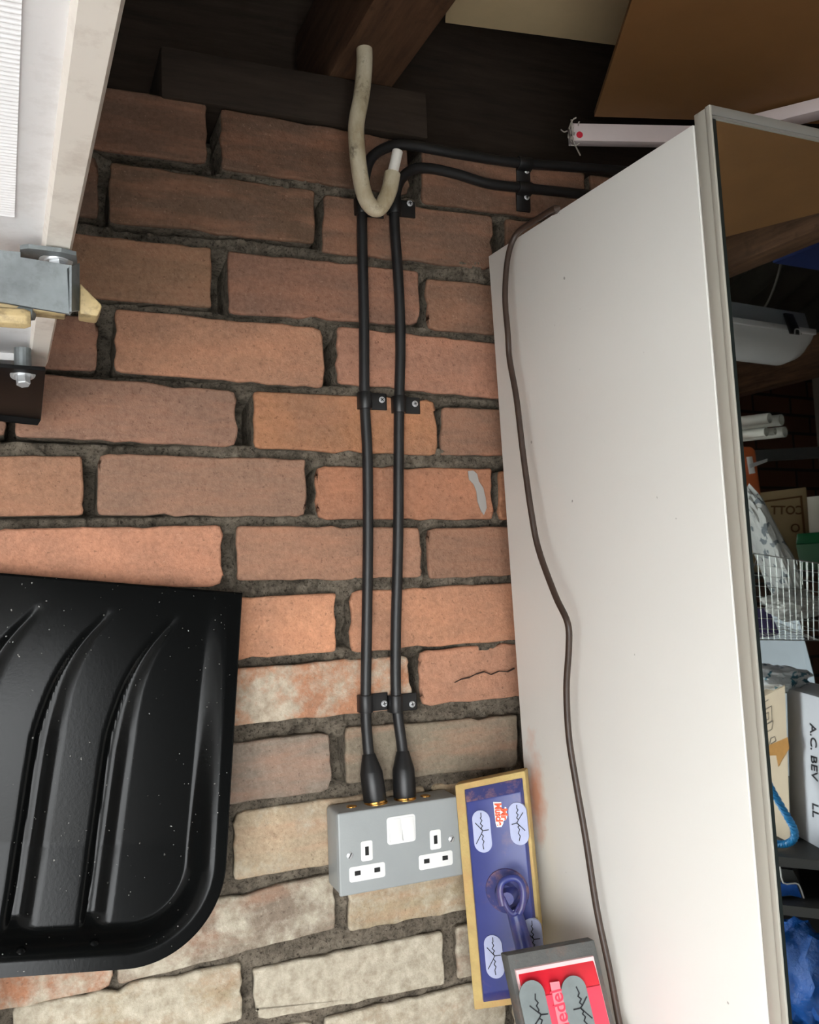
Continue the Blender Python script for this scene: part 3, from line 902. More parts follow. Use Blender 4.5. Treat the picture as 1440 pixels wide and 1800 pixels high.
mk('glass_edge', G().box((0.0023, yf+0.0003, -WH+0.03), (0.0060, yf+0.005, 0.0)), M_SEAL, mdoor, local=True)
mk('mirror_glass', G().box((0.0060, yf+0.0006, -WH+0.03), (WW-0.004, yf+0.0046, 0.0005)), M_MIRROR, mdoor, local=True)
mk('top_rail', G().box((0.0022, yf-0.0002, -0.0004), (WW-0.001, yf+0.016, 0.0078)), M_ALU, mdoor, local=True, bevel=0.0006)
mk('top_bead', G().box((0.0022, yf-0.0006, -0.0036), (WW-0.001, yf+0.003, -0.0012)), M_ALU, mdoor, local=True)

# brown flex hanging down the side of the wardrobe
fl = [(980, 366, .004), (940, 388, .005), (908, 412, .010), (893, 452, .018), (888, 520, .024), (893, 588, .026), (896, 632, .026), (908, 700, .028), (920, 800, .030), (934, 900, .032), (947, 966, .032), (976, 1046, .034), (998, 1095, .034), (1000, 1141, .033), (996, 1209, .032), (1000, 1293, .030), (1013, 1378, .028), (1030, 1475, .026), (1049, 1597, .024), (1072, 1707, .020), (1089, 1800, .016), (1120, 1960, .010)]
P = [on_plane(a, b, WA-WX*d, WX) for a, b, d in fl]
e = P[0]
P = [WA + WX*0.30 + WY*-0.05 + WZ*0.006, WA + WX*0.12 + WY*-0.055 + WZ*0.006, WA + WX*0.03 + WY*-0.075 + WZ*0.006] + P
P.append(Vector((P[-1].x+0.006, P[-1].y, 0.55))); P.append(Vector((P[-1].x-0.01, P[-1].y, 0.02))); 
P.append(P[-1]+Vector((-0.25, -0.08, -0.002)))
tag(mk('power_flex', G().tube(P, 0.0032, 10, 6), simple('brown_flex', srgb(58, 44, 36), 0.45, var=0.2, scale=80), smooth=True),
    'thin brown flex hanging down the white side of the wardrobe', 'cable')

# ================================================================== PLASTERING FLOATS
M_SPONGE_Y = simple('yellow_sponge', srgb(184, 160, 104), 0.95, var=0.12, scale=50, bump=0.5, bscale=250, dirt=srgb(196, 130, 92), dirt_amt=0.5, dscale=14)
M_BLUE = simple('blue_plastic', srgb(52, 60, 122), 0.38, var=0.08, scale=30, dirt=srgb(150, 110, 92), dirt_amt=0.35, dscale=22)
M_BLUEDUST = simple('blue_plastic_dusty', srgb(58, 62, 116), 0.7, var=0.1, scale=40, dirt=srgb(192, 138, 110), dirt_amt=0.95, dscale=30)
M_LAV = simple('lavender_pad', srgb(170, 176, 206), 0.6, var=0.04, scale=60)
M_INK = simple('printed_black', srgb(24, 24, 30), 0.7)
M_REDINK = simple('printed_red', srgb(232, 84, 40), 0.5)
M_RED = simple('red_plastic', srgb(214, 36, 52), 0.3, var=0.06, scale=50)
M_PINK = simple('red_plastic_face', srgb(226, 66, 88), 0.32, var=0.08, scale=30)
M_PALE = simple('pale_red_print', srgb(240, 130, 140), 0.35)
M_GREYPAD = simple('grey_pad', srgb(116, 124, 124), 0.5, var=0.12, scale=50)
M_DARKSP = simple('dark_rubber', srgb(88, 88, 86), 0.8, var=0.15, scale=60, bump=0.4, bscale=260, dirt=srgb(150, 108, 86), dirt_amt=0.55, dscale=16)

class Patch:
    """flat tool face: TL corner, u across, v down, normal towards the viewer"""
    def __init__(s, TL, TR, BL):
        s.o = TL; s.eu = TR-TL; s.ev = BL-TL
        s.n = s.eu.cross(s.ev).normalized()
        if s.n.dot(CAM-TL) < 0: s.n = -s.n
    def __call__(s, u, v, h=0.0): return s.o + s.eu*u + s.ev*v + s.n*h
    def px(s, x, y, h=0.0): return on_plane(x, y, s.o+s.n*h, s.n)
    def frustum(s, g, a, b, h0, h1):
        """a, b = (u0, v0, u1, v1) at h0 and h1"""
        lo = [s(a[0], a[1], h0), s(a[2], a[1], h0), s(a[2], a[3], h0), s(a[0], a[3], h0)]
        hi = [s(b[0], b[1], h1), s(b[2], b[1], h1), s(b[2], b[3], h1), s(b[0], b[3], h1)]
        return g.add(lo+hi, [(3, 2, 1, 0), (4, 5, 6, 7), (0, 1, 5, 4), (1, 2, 6, 5), (2, 3, 7, 6), (3, 0, 4, 7)])
    def oval(s, c, w, l, h, t, tilt=0.0):
        eu = s.eu.normalized(); ev = (s.ev - eu*s.ev.dot(eu)).normalized()
        d = s.ev.normalized(); e = d.cross(s.n).normalized()
        pts = []
        for k in range(16):
            a = math.pi*k/15; pts.append(c + e*(w/2)*math.cos(a) - d*(l/2-w/2) - d*(w/2)*math.sin(a))
        for k in range(16):
            a = math.pi*k/15; pts.append(c - e*(w/2)*math.cos(a) + d*(l/2-w/2) + d*(w/2)*math.sin(a))
        return G().prism([p+s.n*h for p in pts], s.n*t)
    def lines(s, polys, wid, h):
        g = G()
        for P in polys:
            for a, b in zip(P, P[1:]):
                d = (b-a).normalized(); e = d.cross(s.n).normalized()*wid/2
                a2 = a-d*wid*0.3; b2 = b+d*wid*0.3
                g.prism([a2+e, b2+e, b2-e, a2-e], s.n*0.0003)
        return g

TL = on_y(816, 1387, -0.052); TR = on_y(919, 1366, -0.092); BL = on_y(849, 1763, -0.066)
F = Patch(TL, TR, BL)
bf = root('plastering_float', F(0.5, 1.0)); tag(bf, 'blue plastering float with yellow sponge propped between socket and wardrobe', 'float', 'plastering floats')
g = G(); F.frustum(g, (-0.16, -0.028, 1.045, 1.03), (-0.16, -0.028, 1.045, 1.03), -0.020, -0.0005); mk('sponge_pad', g, M_SPONGE_Y, bf, bevel=0.002)
g = G(); F.frustum(g, (0, 0, 1, 1), (0.05, 0.060, 0.97, 0.945), -0.0005, 0.0085); bp = mk('float_plate', g, M_BLUE, bf, bevel=0.0012)
g = G(); g.add([F(0.01, 0.004, 0.0005), F(0.99, 0.004, 0.0005), F(0.962, 0.058, 0.0088), F(0.058, 0.058, 0.0088)], [(0, 1, 2, 3)]); mk('dusty_bevel', g, M_BLUEDUST, bp, recalc=False)
def z1(pts): return [F.px(810+a/9.6, 1380+b/9.6, 0.0102) for a, b in pts]
OV1 = [[(340,470),(345,540),(330,555),(358,600),(330,650),(370,690),(345,725),(372,770),(350,825),(385,860),(362,910),(395,950),(375,1005),(390,1080)], [(245,640),(372,770)], [(372,770),(470,755)], [(350,825),(265,990)]]
OV2 = [[(945,340),(945,390),(968,420),(940,470),(970,500),(945,555),(975,585),(950,640),(990,690),(965,705),(995,750),(975,815),(1005,860),(990,940)], [(950,640),(865,665)], [(950,640),(1085,765)], [(975,585),(1050,465)]]
ref = F.px(848, 1461, 0.0102)
for (cx, cy), pat in (((848, 1461), OV1), ((912, 1447.5), OV2), ((869, 1681), None), ((938, 1652), None)):
    c = F.px(cx, cy, 0.0085)
    o = mk('grip_pad', F.oval(c, 0.0192, 0.0435, -0.002, 0.0034), M_LAV, bp)
    if pat: L = [z1(p) for p in pat]
    else: L = [[q+(F.px(cx, cy, 0.0102)-ref) for q in z1(p)] for p in OV1]
    mk('crack_print', F.lines(L, 0.0008, 0), M_INK, o)
# sticker
ev_ = F.ev.normalized(); eu_ = F.n.cross(ev_).normalized()
if eu_.dot(F.eu) < 0: eu_ = -eu_
cS = F.px(878, 1431, 0.0088)
pts = [(549,285),(685,285),(690,400),(735,400),(745,370),(770,375),(785,540),(765,590),(725,600),(720,650),(690,705),(610,710),(590,640)]
st = mk('sticker', G().prism([F.px(810+a/9.6, 1380+b/9.6, 0.0086) for a, b in pts], F.n*0.0004), M_WHITEPL, bp)
text('lettering', 'Muscle', 0.0103, F.px(810+638/9.6, 1380+495/9.6, 0.0093), ev_, eu_, M_REDINK, st, 0.0002, bold=0.0004, sx=0.80)
text('lettering', 'Mr', 0.0100, F.px(810+730/9.6, 1380+490/9.6, 0.0093), ev_, eu_, M_REDINK, st, 0.0002, bold=0.0004, sx=1.0)
# pivoting handle
c = F.px(892, 1566, 0.0085)
mk('boss', G().lathe(c-F.n*0.002, F.n, [(0, 0.024), (0.004, 0.0225), (0.0065, 0.017), (0.009, 0.012), (0.016, 0.010), (0.016, 0)], 28, cap=False), M_BLUEDUST, bp, smooth=True, angle=35)
hd = root('tmp_h'); bpy.data.objects.remove(hd); 
ks = c + F.n*0.018
def hpnt(px, py, h): return F.px(px, py, h)
arch = [hpnt(884, 1592, 0.036), hpnt(879, 1566, 0.034), hpnt(884, 1550, 0.032), hpnt(900, 1543, 0.032), hpnt(914, 1549, 0.032), hpnt(920, 1568, 0.034), hpnt(918, 1592, 0.036), hpnt(912, 1606, 0.038)]
hn = mk('handle', G().tube([hpnt(903, 1597, 0.030), hpnt(910, 1622, 0.031), hpnt(919, 1655, 0.031), hpnt(926, 1685, 0.030), hpnt(930, 1705, 0.028)], lambda t: 0.0075+0.003*t, 16, 5), M_BLUE, bf, smooth=True)
mk('yoke', G().tube(arch, 0.0036, 10, 5), M_BLUE, hn, smooth=True)
mk('yoke_web', G().tube([hpnt(884, 1578, 0.034), hpnt(893, 1598, 0.036), hpnt(905, 1606, 0.037), hpnt(916, 1588, 0.035)], 0.0028, 10, 5), M_BLUE, hn, smooth=True)
mk('pivot', G().lathe(hpnt(899, 1568, 0.012), F.n*0.022, [(0, 0.0085), (0.7, 0.0080), (1, 0.0065), (1, 0)], 20, cap=False), M_BLUE, hn, smooth=True, angle=40)

# red float leaning on the wardrobe, in front of the blue one
TR = on_y(1046, 1649, -0.200); BRr = on_y(1083, 1800, -0.222)
dirv = (BRr-TR).normalized()
LF = 0.245
TL = on_y(889, 1677, -0.188)
R = Patch(TL, TR, TL+dirv*LF)
rf2 = root('plastering_float', R(0.5, 1.0)); tag(rf2, 'red plastering float with dark rubber edge in front of the blue float', 'float', 'plastering floats')
g = G(); R.frustum(g, (0, 0, 1, 1), (0.012, 0.006, 0.988, 0.994), -0.016, 0.0); mk('rubber_pad', g, M_DARKSP, rf2, bevel=0.0012)
g = G(); R.frustum(g, (0.055, 0.055, 0.93, 0.965), (0.062, 0.060, 0.925, 0.96), -0.001, 0.0022); mk('backing_plate', g, simple('painted_lip_highlight', srgb(232, 196, 196), 0.25), rf2)  # pale colour paints the highlight line round the red plate
g = G(); R.frustum(g, (0.075, 0.072, 0.915, 0.955), (0.115, 0.150, 0.885, 0.90), 0.0020, 0.0105); rp = mk('float_plate', g, M_RED, rf2, bevel=0.0008)
g = G(); R.frustum(g, (0.118, 0.152, 0.883, 0.898), (0.122, 0.154, 0.879, 0.896), 0.0095, 0.0122); mk('raised_face', g, M_PINK, rp, bevel=0.0005)
hh = 0.0126
for cx, cy in ((945, 1792), (1019, 1783)):
    c = R.px(cx, cy, hh)
    o = mk('grip_pad', R.oval(c, 0.0245, 0.064, -0.001, 0.0014), M_GREYPAD, rp)
    z3 = lambda pts: [R.px(890+a/6.857, 1640+b/6.857, hh+0.0008) for a, b in pts]
    if cx < 1000: L = [[(350,735),(350,800),(385,840),(365,880),(395,930),(385,945),(420,985),(400,1030),(435,1050),(420,1100),(450,1150),(440,1220)], [(285,880),(420,985)], [(420,985),(500,975)], [(400,1030),(345,1110)]]
    else: L = [[(845,650),(880,725),(865,765),(905,795),(885,840),(920,870),(895,905),(935,945),(920,975),(955,1010),(940,1060),(975,1097),(965,1160),(990,1220)], [(895,905),(815,925)], [(895,905),(1035,1025)], [(920,870),(970,770)]]
    mk('crack_print', R.lines([z3(p) for p in L], 0.0011, 0), M_INK, o)
ev_ = R.ev.normalized(); eu_ = ev_.cross(R.n).normalized()
if eu_.dot(R.eu) < 0: eu_ = -eu_
cl = R.px(977, 1768, hh)
lp = mk('label_strip', G().prism([R.px(966, 1727, hh-0.001), R.px(982, 1724.5, hh-0.001), R.px(1002, 1812, hh-0.001), R.px(984, 1815, hh-0.001)], R.n*0.0014), M_PALE, rp)
text('lettering', 'fledel', 0.0165, R.px(986, 1776, hh+0.0006), -ev_, -eu_, M_PINK, lp, 0.0003, bold=0.0001, sx=1.0)
# timber shelf that the floats stand on, just under the picture
shz = R(0.5, 1.0, -0.008).z
tag(mk('shelf', G().box((0.30, -0.30, shz-0.024), (0.532, -0.002, shz-0.003)), timber_material('shelf_board', srgb(150, 118, 82), srgb(176, 142, 102), (0.6, 6, 6)), bevel=0.002), 'plain timber shelf under the two plastering floats', 'shelf')

# ================================================================== BOARDS AND TRUNKING UP IN THE ROOF
a = on_z(783, 40, 2.322); b = on_z(1085, 80, 2.322); d = on_z(1112, 0, 2.322)
dn = (d-b); L_ = 0.95/dn.length
P4 = [a, b, b+dn*L_, a+dn*L_+Vector((0.05, 0, 0))]
tag(mk('ply_sheet', G().prism(P4, (0, 0, 0.007)), simple('pale_ply', srgb(206, 182, 142), 0.8, var=0.06, scale=14)), 'pale beige ply sheet laid across the roof joists', 'sheet')
hz = 2.192
a = on_z(1045, 205, hz); b = on_z(1440, 218, hz); d = on_z(1111, 0, hz)
dn = (d-a)*(0.8/(d-a).length); rr_ = (b-a)*(0.85/(b-a).length)
tag(mk('hardboard_sheet', G().prism([a, a+rr_, a+rr_+dn, a+dn], (0, 0, 0.006)), simple('brown_hardboard', srgb(124, 86, 46), 0.75, var=0.08, scale=10, bump=0.1, bscale=300)), 'large orange-brown hardboard sheet above the wardrobe', 'sheet')
M_TRUNK = simple('white_trunking', srgb(214, 200, 198), 0.5, var=0.04, scale=20)
tz = 2.168
a = on_z(1006, 247, tz); b = on_z(1180, 250, tz); d = (b-a).normalized(); e = Vector((-d.y, d.x, 0))
t1 = root('cable_trunking', a); tag(t1, 'white plastic trunking with red dot and cobwebbed end above wardrobe', 'trunking', 'white trunking lengths')
mk('channel', G().prism([a, a+e*0.016, a+e*0.016+Vector((0, 0, 0.0225)), a+Vector((0, 0, 0.0225))], d*0.32), M_TRUNK, t1, bevel=0.001)
c = on_plane(1019, 237, a-e*0.0003, e)
mk('red_dot', G().lathe(c, -e, [(0, 0.0042), (0.0004, 0.0042)], 20), simple('red_sticker', srgb(206, 32, 56), 0.5), t1)
g = G()
rnd = random.Random(3)
for k in range(18):
    p = a + Vector((0, 0, 0.011)) + Vector((rnd.gauss(0, 0.004), rnd.gauss(0, 0.004), rnd.gauss(0, 0.009)))
    q = p + Vector((rnd.gauss(0, 0.003), rnd.gauss(0, 0.004), rnd.gauss(0, 0.007)))
    g.tube([p, (p+q)/2+Vector((0, 0, rnd.gauss(0, 0.004))), q], 0.0009, 4, 3)
mk('cobweb', g, simple('cobweb_grey', srgb(170, 160, 150), 0.9), t1)['kind'] = 'stuff'
a = on_z(1296, 238, tz+0.004); b = on_z(1440, 203, tz+0.004); d = (b-a).normalized(); e = Vector((-d.y, d.x, 0))
t2 = mk('cable_trunking', G().prism([a-e*0.014, a+e*0.014, a+e*0.014+Vector((0, 0, 0.016)), a-e*0.014+Vector((0, 0, 0.016))], d*0.40), M_TRUNK, bevel=0.001)
tag(t2, 'white trunking length slanting up behind the mirror door top', 'trunking', 'white trunking lengths')

# ================================================================== THINGS SEEN IN THE MIRROR (standing behind the photographer)
MN = -WY                                           # mirror normal
MP0 = WA - WY*(WD+WT)
def mir(px, py, dep):
    V = CAM + ray(px, py)*dep
    return V - MN*(2*(V-MP0).dot(MN))
def mvec(v): return v - MN*(2*v.dot(MN))
mC = CAM - MN*(2*(CAM-MP0).dot(MN))
mR, mU, mF = mvec(rt), mvec(up), mvec(fw)          # picture right, up, away as real directions there
def away(P):
    d = sum(P, Vector((0, 0, 0)))/len(P)-mC; d.z = 0
    return d.normalized()
def mprism(pts, th, dep=None):
    """solid whose near outline is given where it stands, thickness th away from the mirror"""
    P = [mir(p[0], p[1], p[2] if len(p) > 2 else dep) for p in pts]
    return G().prism(P, away(P)*th)
def mir_to(px, py, ax, val):
    a = mir(px, py, 1.0); b = mir(px, py, 2.0); return a + (b-a)*((val-a[ax])/(b[ax]-a[ax]))
USH = mir(1400, 1003, 2.15).z                      # top of the rack's upper shelf
def upto(px, dep, z):                              # where something at px and that distance meets height z
    a = mir(px, 900, dep); b = mir(px, 1000, dep); return 900 + 100*(z-a.z)/(b.z-a.z)
# fluorescent batten under the joists
bx1 = mir(1399, 600, 2.08); by_ = bx1.y; bz = JB-0.001
bt = root('batten_light', (1.35, by_, bz)); tag(bt, 'sealed white fluorescent batten light under the joist, seen in the mirror', 'light fitting')
zt = bz; x1 = bx1.x; x0 = 0.75
def section(pr, xa, xb, mat, name, par=bt, bev=0.0):
    return mk(name, G().prism([(xa, by_+a, zt+b) for a, b in pr], (xb-xa, 0, 0)), mat, par, smooth=True, angle=40, bevel=bev)
M_BATT = simple('grey_batten_body', srgb(150, 156, 160), 0.5)
M_DIFF = simple('milky_diffuser', srgb(244, 246, 248), 0.25)
section([(-0.040, 0), (0.040, 0), (0.050, -0.044), (-0.050, -0.044)], x0+0.015, x1-0.012, M_BATT, 'body', bev=0.002)
section([(-0.056, -0.040), (0.056, -0.040), (0.056, -0.052), (-0.056, -0.052)], x0, x1, M_DIFF, 'lip', bev=0.001)
g = G(); ring = []
nS = 13
for i, (xx, sc_) in enumerate(((x0+0.004, 0.55), (x0+0.02, 0.85), (x0+0.05, 1.0), (x1-0.055, 1.0), (x1-0.022, 0.82), (x1-0.008, 0.52), (x1-0.004, 0.30))):
    for k in range(nS):
        th = math.pi*k/(nS-1)
        g.v.append((xx, by_+0.051*math.cos(th), zt-0.050-0.062*sc_*math.sin(th)**0.8))
for i in range(6):
    for k in range(nS-1):
        a = i*nS+k; g.f.append((a, a+1, a+nS+1, a+nS)); g.m.append(0)
g.f.append(tuple(range(nS))); g.m.append(0); g.f.append(tuple(6*nS+k for k in range(nS))); g.m.append(0)
mk('diffuser', g, M_DIFF, bt, smooth=True, angle=50)
for xx in (x1-0.085, x1-0.5, x0+0.1):
    g = G().prism([(xx-0.013, by_+0.047, zt-0.012), (xx+0.013, by_+0.047, zt-0.012), (xx+0.017, by_+0.062, zt-0.062), (xx-0.017, by_+0.062, zt-0.062)], (0, 0.007, 0))
    o = mk('toggle_clip', g, M_BLACK, bt, bevel=0.001)
    mk('clip_wire', G().tube([(xx-0.009, by_+0.070, zt-0.064), (xx-0.007, by_+0.071, zt-0.053), (xx+0.007, by_+0.071, zt-0.053), (xx+0.009, by_+0.070, zt-0.064)], 0.0015, 6, 4), M_ZINC, o, smooth=True)
# looped grey cable hanging under the roof
P = [mir(a, b, 2.2) for a, b in ((1268, 490), (1290, 540), (1320, 558), (1345, 540), (1362, 505), (1372, 470), (1378, 440))]
tag(mk('looped_cable', G().tube(P, 0.0028, 8, 6), simple('pale_grey_flex', srgb(120, 116, 108), 0.5), smooth=True), 'pale grey cable hanging in a loop, seen in the mirror', 'cable')
tag(mk('roof_batten', G().prism([mir_to(a, b, 1, YF+0.001) for a, b in ((1300, 560), (1500, 572), (1500, 579), (1300, 566))], (0, 0.025, 0)), timber_material('thin_batten', srgb(150, 120, 84), srgb(176, 146, 106), (2, 2, 6))), 'thin pale timber batten behind the batten light, seen in the mirror', 'batten')
BB = [mir_to(a, b, 2, JT+0.001) for a, b in ((1360, 462), (1440, 432))]
BB += [BB[1]+Vector((0.95, 0.05, 0)), BB[0]+Vector((0.95, 0.05, 0))]
tag(mk('blue_board', G().prism(BB, (0, 0, 0.012)), simple('blue_board', srgb(44, 62, 120), 0.6)), 'dark blue board laid over the roof joists, seen in the mirror', 'board')
# bundle of white pipes, ends towards the mirror
pb = [(1354, 735, 9.5, 1.0), (1348, 759, 8.5, .97), (1375, 738, 10, 1.04), (1381, 759, 9.5, 1.04), (1364, 758, 6, 1.0)]
M_PIPE = simple('white_waste_pipe', srgb(206, 206, 196), 0.45, var=0.04)
plabs = ['white waste pipe on top of the bundle, seen in the mirror', 'thin white pipe at lower left of the bundle, seen in the mirror', 'widest white pipe of the bundle, seen in the mirror', 'white pipe at lower right of the bundle, seen in the mirror', 'thinnest white pipe in the middle of the bundle, seen in the mirror']
for (px, py, rp_, k), lb in zip(pb, plabs):
    c = mir(px, py, 2.15*k); r_ = rp_*2.15*k/1600*1.0
    d = Vector((-0.20, -1, 0.06)).normalized()
    o = root('waste_pipe', c); tag(o, lb, 'pipe', 'bundled white waste pipes')
    g = G().lathe(c, d*0.62, [(0.02, r_*0.86), (0, r_*0.88), (0, r_), (1, r_)], 22, cap=False); mk('tube_wall', g, M_PIPE, o, smooth=True, angle=40)
    mk('tube_inside', G().lathe(c+d*0.02, d, [(0, r_*0.88), (0.001, 0.0)], 22, cap=False), simple('pipe_shade', srgb(160, 160, 148), 0.8), o)
# green and white bag behind the pipes
# orange case with latch
oc = root('tool_case', mir(1320, 890, 2.10)); tag(oc, 'orange plastic case with white latch, seen in the mirror edge', 'case')
M_OR = simple('orange_plastic', srgb(206, 104, 56), 0.5, var=0.06)
mk('case_body', mprism([(1270, 783), (1320, 785), (1328, 790), (1338, 868), (1312, 905), (1308, upto(1308, 2.10, USH)), (1270, upto(1270, 2.10, USH))], 0.12, 2.10), M_OR, oc, bevel=0.004)
mk('latch', mprism([(1313, 803), (1323, 802), (1329, 831), (1318, 833)], 0.006, 2.092), M_WHITEPL, oc, bevel=0.001)
mk('latch_hasp', mprism([(1318, 816), (1350, 806), (1350, 811), (1319, 823)], 0.006, 2.085), M_ZINC, oc)
# printed wooden crate
cr = root('printed_crate', mir(1385, 960, 2.35)); tag(cr, 'beige crate printed with brown capitals and a border, seen in the mirror', 'crate')
M_CRATE = simple('beige_board', srgb(196, 172, 128), 0.8, var=0.08, scale=14); M_BROWN = simple('brown_print', srgb(112, 78, 40), 0.8)
mk('crate_body', mprism([(1318, 868), (1418, 856), (1429, upto(1429, 2.35, USH)), (1318, upto(1318, 2.35, USH))], 0.12, 2.35), M_CRATE, cr, bevel=0.003)
g = G()
for q4 in ([(1330, 882), (1410, 871), (1410, 874), (1330, 885)], [(1407, 871), (1411, 871), (1418, 945), (1414, 945)]):
    g.prism([mir(a, b, 2.348) for a, b in q4], mF*0.001)
mk('border_print', g, M_BROWN, cr)
tx = -mR; ty = mU
text('lettering', 'COTT', 0.031, mir(1385, 897.5, 2.345), tx-ty*-0.10*0, ty, M_BROWN, cr, 0.0005, bold=0.0006)
text('lettering', 'O', 0.031, mir(1399, 929, 2.345), tx, ty, M_BROWN, cr, 0.0005, bold=0.0004)
# beige tub and green tubs at the frame edge
tb = mir(1453, 945, 2.62); tb.z = USH+0.001
tag(mk('storage_tub', G().lathe(tb, Vector((0, 0, 0.205)), [(0, 0.045), (0.03, 0.05), (0.9, 0.062), (0.93, 0.066), (1, 0.066), (1, 0.06), (0.5, 0.05)], 28, cap=False), simple('cream_plastic', srgb(206, 200, 184), 0.4), smooth=True, angle=45), 'cream plastic tub at the picture edge, seen in the mirror', 'tub')
gt = root('green_tub', mir(1430, 1000, 2.15)); tag(gt, 'green plastic tub with darker lid, seen in the mirror', 'tub')
mk('tub_body', mprism([(1400, 957), (1470, 953), (1470, upto(1470, 2.15, USH)), (1409, upto(1409, 2.15, USH))], 0.14, 2.15), simple('green_plastic', srgb(120, 176, 140), 0.4), gt, bevel=0.003)
mk('tub_lid', mprism([(1402, 938), (1470, 933), (1470, 953), (1400, 957)], 0.16, 2.13), simple('dark_green_plastic', srgb(34, 120, 76), 0.35), gt, bevel=0.003)
# crumpled plastic bags
def blob(name, c, ax, mat, label, cat, seed, amp=0.25, sub=4, group=None, fold=7.0):
    bm = bmesh.new(); bmesh.ops.create_icosphere(bm, subdivisions=sub, radius=1.0)
    from mathutils import noise as nz
    A = Matrix((ax[0], ax[1], ax[2])).transposed()
    for v in bm.verts:
        n_ = nz.fractal(v.co*1.7+Vector((seed, 0, 0)), 0.9, 2.2, 5)
        rg = 1-abs(nz.noise(v.co*fold*0.5+Vector((0, seed, 0))))*2
        v.co = v.co*(1+amp*n_+0.10*rg)
        v.co = A @ v.co + c
    me = bpy.data.meshes.new(name); bm.to_mesh(me); bm.free()
    me.polygons.foreach_set('use_smooth', [True]*len(me.polygons)); me.set_sharp_from_angle(angle=math.radians(38))
    me.materials.append(mat)
    o = bpy.data.objects.new(name, me); col.objects.link(o); ROOTS[o.name] = Matrix.Identity(4)
    return tag(o, label, cat, group)
def bagmat(name, c, alpha, rough=0.18, prints=None):
    m = NT(name); cc = c
    if prints: cc = m.mix(m.ramp(m.noise(46, 2, 0.5), 0.60, 0.63), c, prints)
    m.col(cc); m.set(rough, 0, 0.6); m.b.inputs['Alpha'].default_value = alpha
    m.bump(m.noise(60, 6, 0.7), 0.7, 0.006)
    return m.mat
blob('plastic_bag', mir(1355, 968, 1.9), (mR*0.042+mU*-0.035, mU*0.125+mR*-0.045, mF*0.06), bagmat('clear_bag', srgb(212, 216, 214), 0.88, prints=srgb(120, 130, 136)), 'crumpled clear plastic bag rising out of the wire basket, seen in the mirror', 'bag', 3.1, 0.22)
blob('plastic_bag', mir(1395, 1062, 1.84), (mR*0.055, mU*0.028, mF*0.05), bagmat('clear_bag_2', srgb(190, 192, 188), 0.9), 'limp clear plastic bag low in the wire basket, seen in the mirror', 'bag', 8.4, 0.3)
blob('plastic_bag', mir(1362, 1190, 1.72), (mR*0.055, mU*0.022, mF*0.05), bagmat('white_bag', srgb(214, 220, 224), 0.95, prints=srgb(50, 110, 130)), 'thin white bag with blue print on the boxes, seen in the mirror', 'bag', 5.2, 0.3)
ZSH = mir(1391, 1482, 1.60).z                      # top of the shelf under the cartons
# wire basket
wb = root('wire_basket', mir(1380, 1130, 1.78)); tag(wb, 'silver wire mesh basket holding plastic bags, seen in the mirror', 'basket')
q = [mir(1300, 969, 1.78), mir(1440, 990, 1.78), mir(1442, 1126, 1.78), mir(1312, 1124, 1.78)]
M_WIRE = simple('chromed_wire', srgb(196, 198, 196), 0.3, 0.7)
def wiregrid(q, nu, nv, r, name, thick=None):
    g = G()
    for i in range(nu+1):
        t = i/nu; g.tube([q[0].lerp(q[1], t), q[3].lerp(q[2], t)], r*(1.6 if i in (0, nu) else 1), 6, 1)
    for j in range(nv+1):
        t = j/nv; g.tube([q[0].lerp(q[3], t), q[1].lerp(q[2], t)], r*(1.8 if j in (0, nv) else 1), 6, 1)
    return mk(name, g, M_WIRE, wb, smooth=True)
wiregrid(q, 13, 8, 0.0006, 'front_mesh')
bk = [p+mF*0.20 for p in q]
wiregrid([q[3], q[2], bk[2]+mU*0.01, bk[3]+mU*0.01], 13, 7, 0.0006, 'base_mesh')
wiregrid([q[1], bk[1], bk[2], q[2]], 8, 8, 0.0006, 'side_mesh')
pbx = mk('purple_box', mprism([(1312, 1072), (1352, 1070), (1371, 1112), (1366, 1118), (1316, 1124)], 0.05, 1.86), simple('purple_card', srgb(64, 48, 110), 0.6), bevel=0.002)
tag(pbx, 'small dark purple box in the wire basket, seen in the mirror', 'box')
tag(mk('leaning_board', mprism([(1300, 1085, 2.26), (1360, 1078, 2.16), (1390, 1056, 2.11), (1402, 1075, 2.09), (1432, 1190, 2.04), (1455, upto(1455, 2.02, ZSH), 2.02), (1300, upto(1300, 2.26, ZSH), 2.26)], 0.018), simple('pale_blue_white', srgb(204, 218, 228), 0.5, var=0.03)), 'white flat board standing behind the wire basket, seen in the mirror', 'board')
# cardboard carton and white printed box
cb = root('cardboard_carton', mir(1360, 1480, 1.66)); tag(cb, 'tan cardboard carton with torn brown tape, seen in the mirror', 'box')
M_CARD = simple('cardboard', srgb(206, 190, 166), 0.85, var=0.04, scale=20); M_TAPE = simple('brown_tape', srgb(186, 138, 78), 0.4, var=0.1, scale=60)
P = [mir(1310, 1242, 1.78), mir(1381, 1206, 1.64), mir(1391, 1478, 1.60), mir(1318, 1490, 1.74)]
P[3] = P[0]+(P[2]-P[1])
for k_, j_ in ((2, 1), (3, 0)): P[k_] = P[k_]+(P[k_]-P[j_])*((ZSH-P[k_].z)/(P[k_].z-P[j_].z))
mk('carton_body', G().prism(P, away(P)*0.10), M_CARD, cb)
nf = (P[1]-P[0]).cross(P[3]-P[0]).normalized()
if nf.dot(mF) > 0: nf = -nf
def cpx(a, b, h=0.0008):
    # point on the carton's front plane seen at that place
    V0 = mir(a, b, 1.0); V1 = mir(a, b, 2.0); d = V1-V0; p0 = P[0]+nf*h
    return V0 + d*((p0-V0).dot(nf)/d.dot(nf))
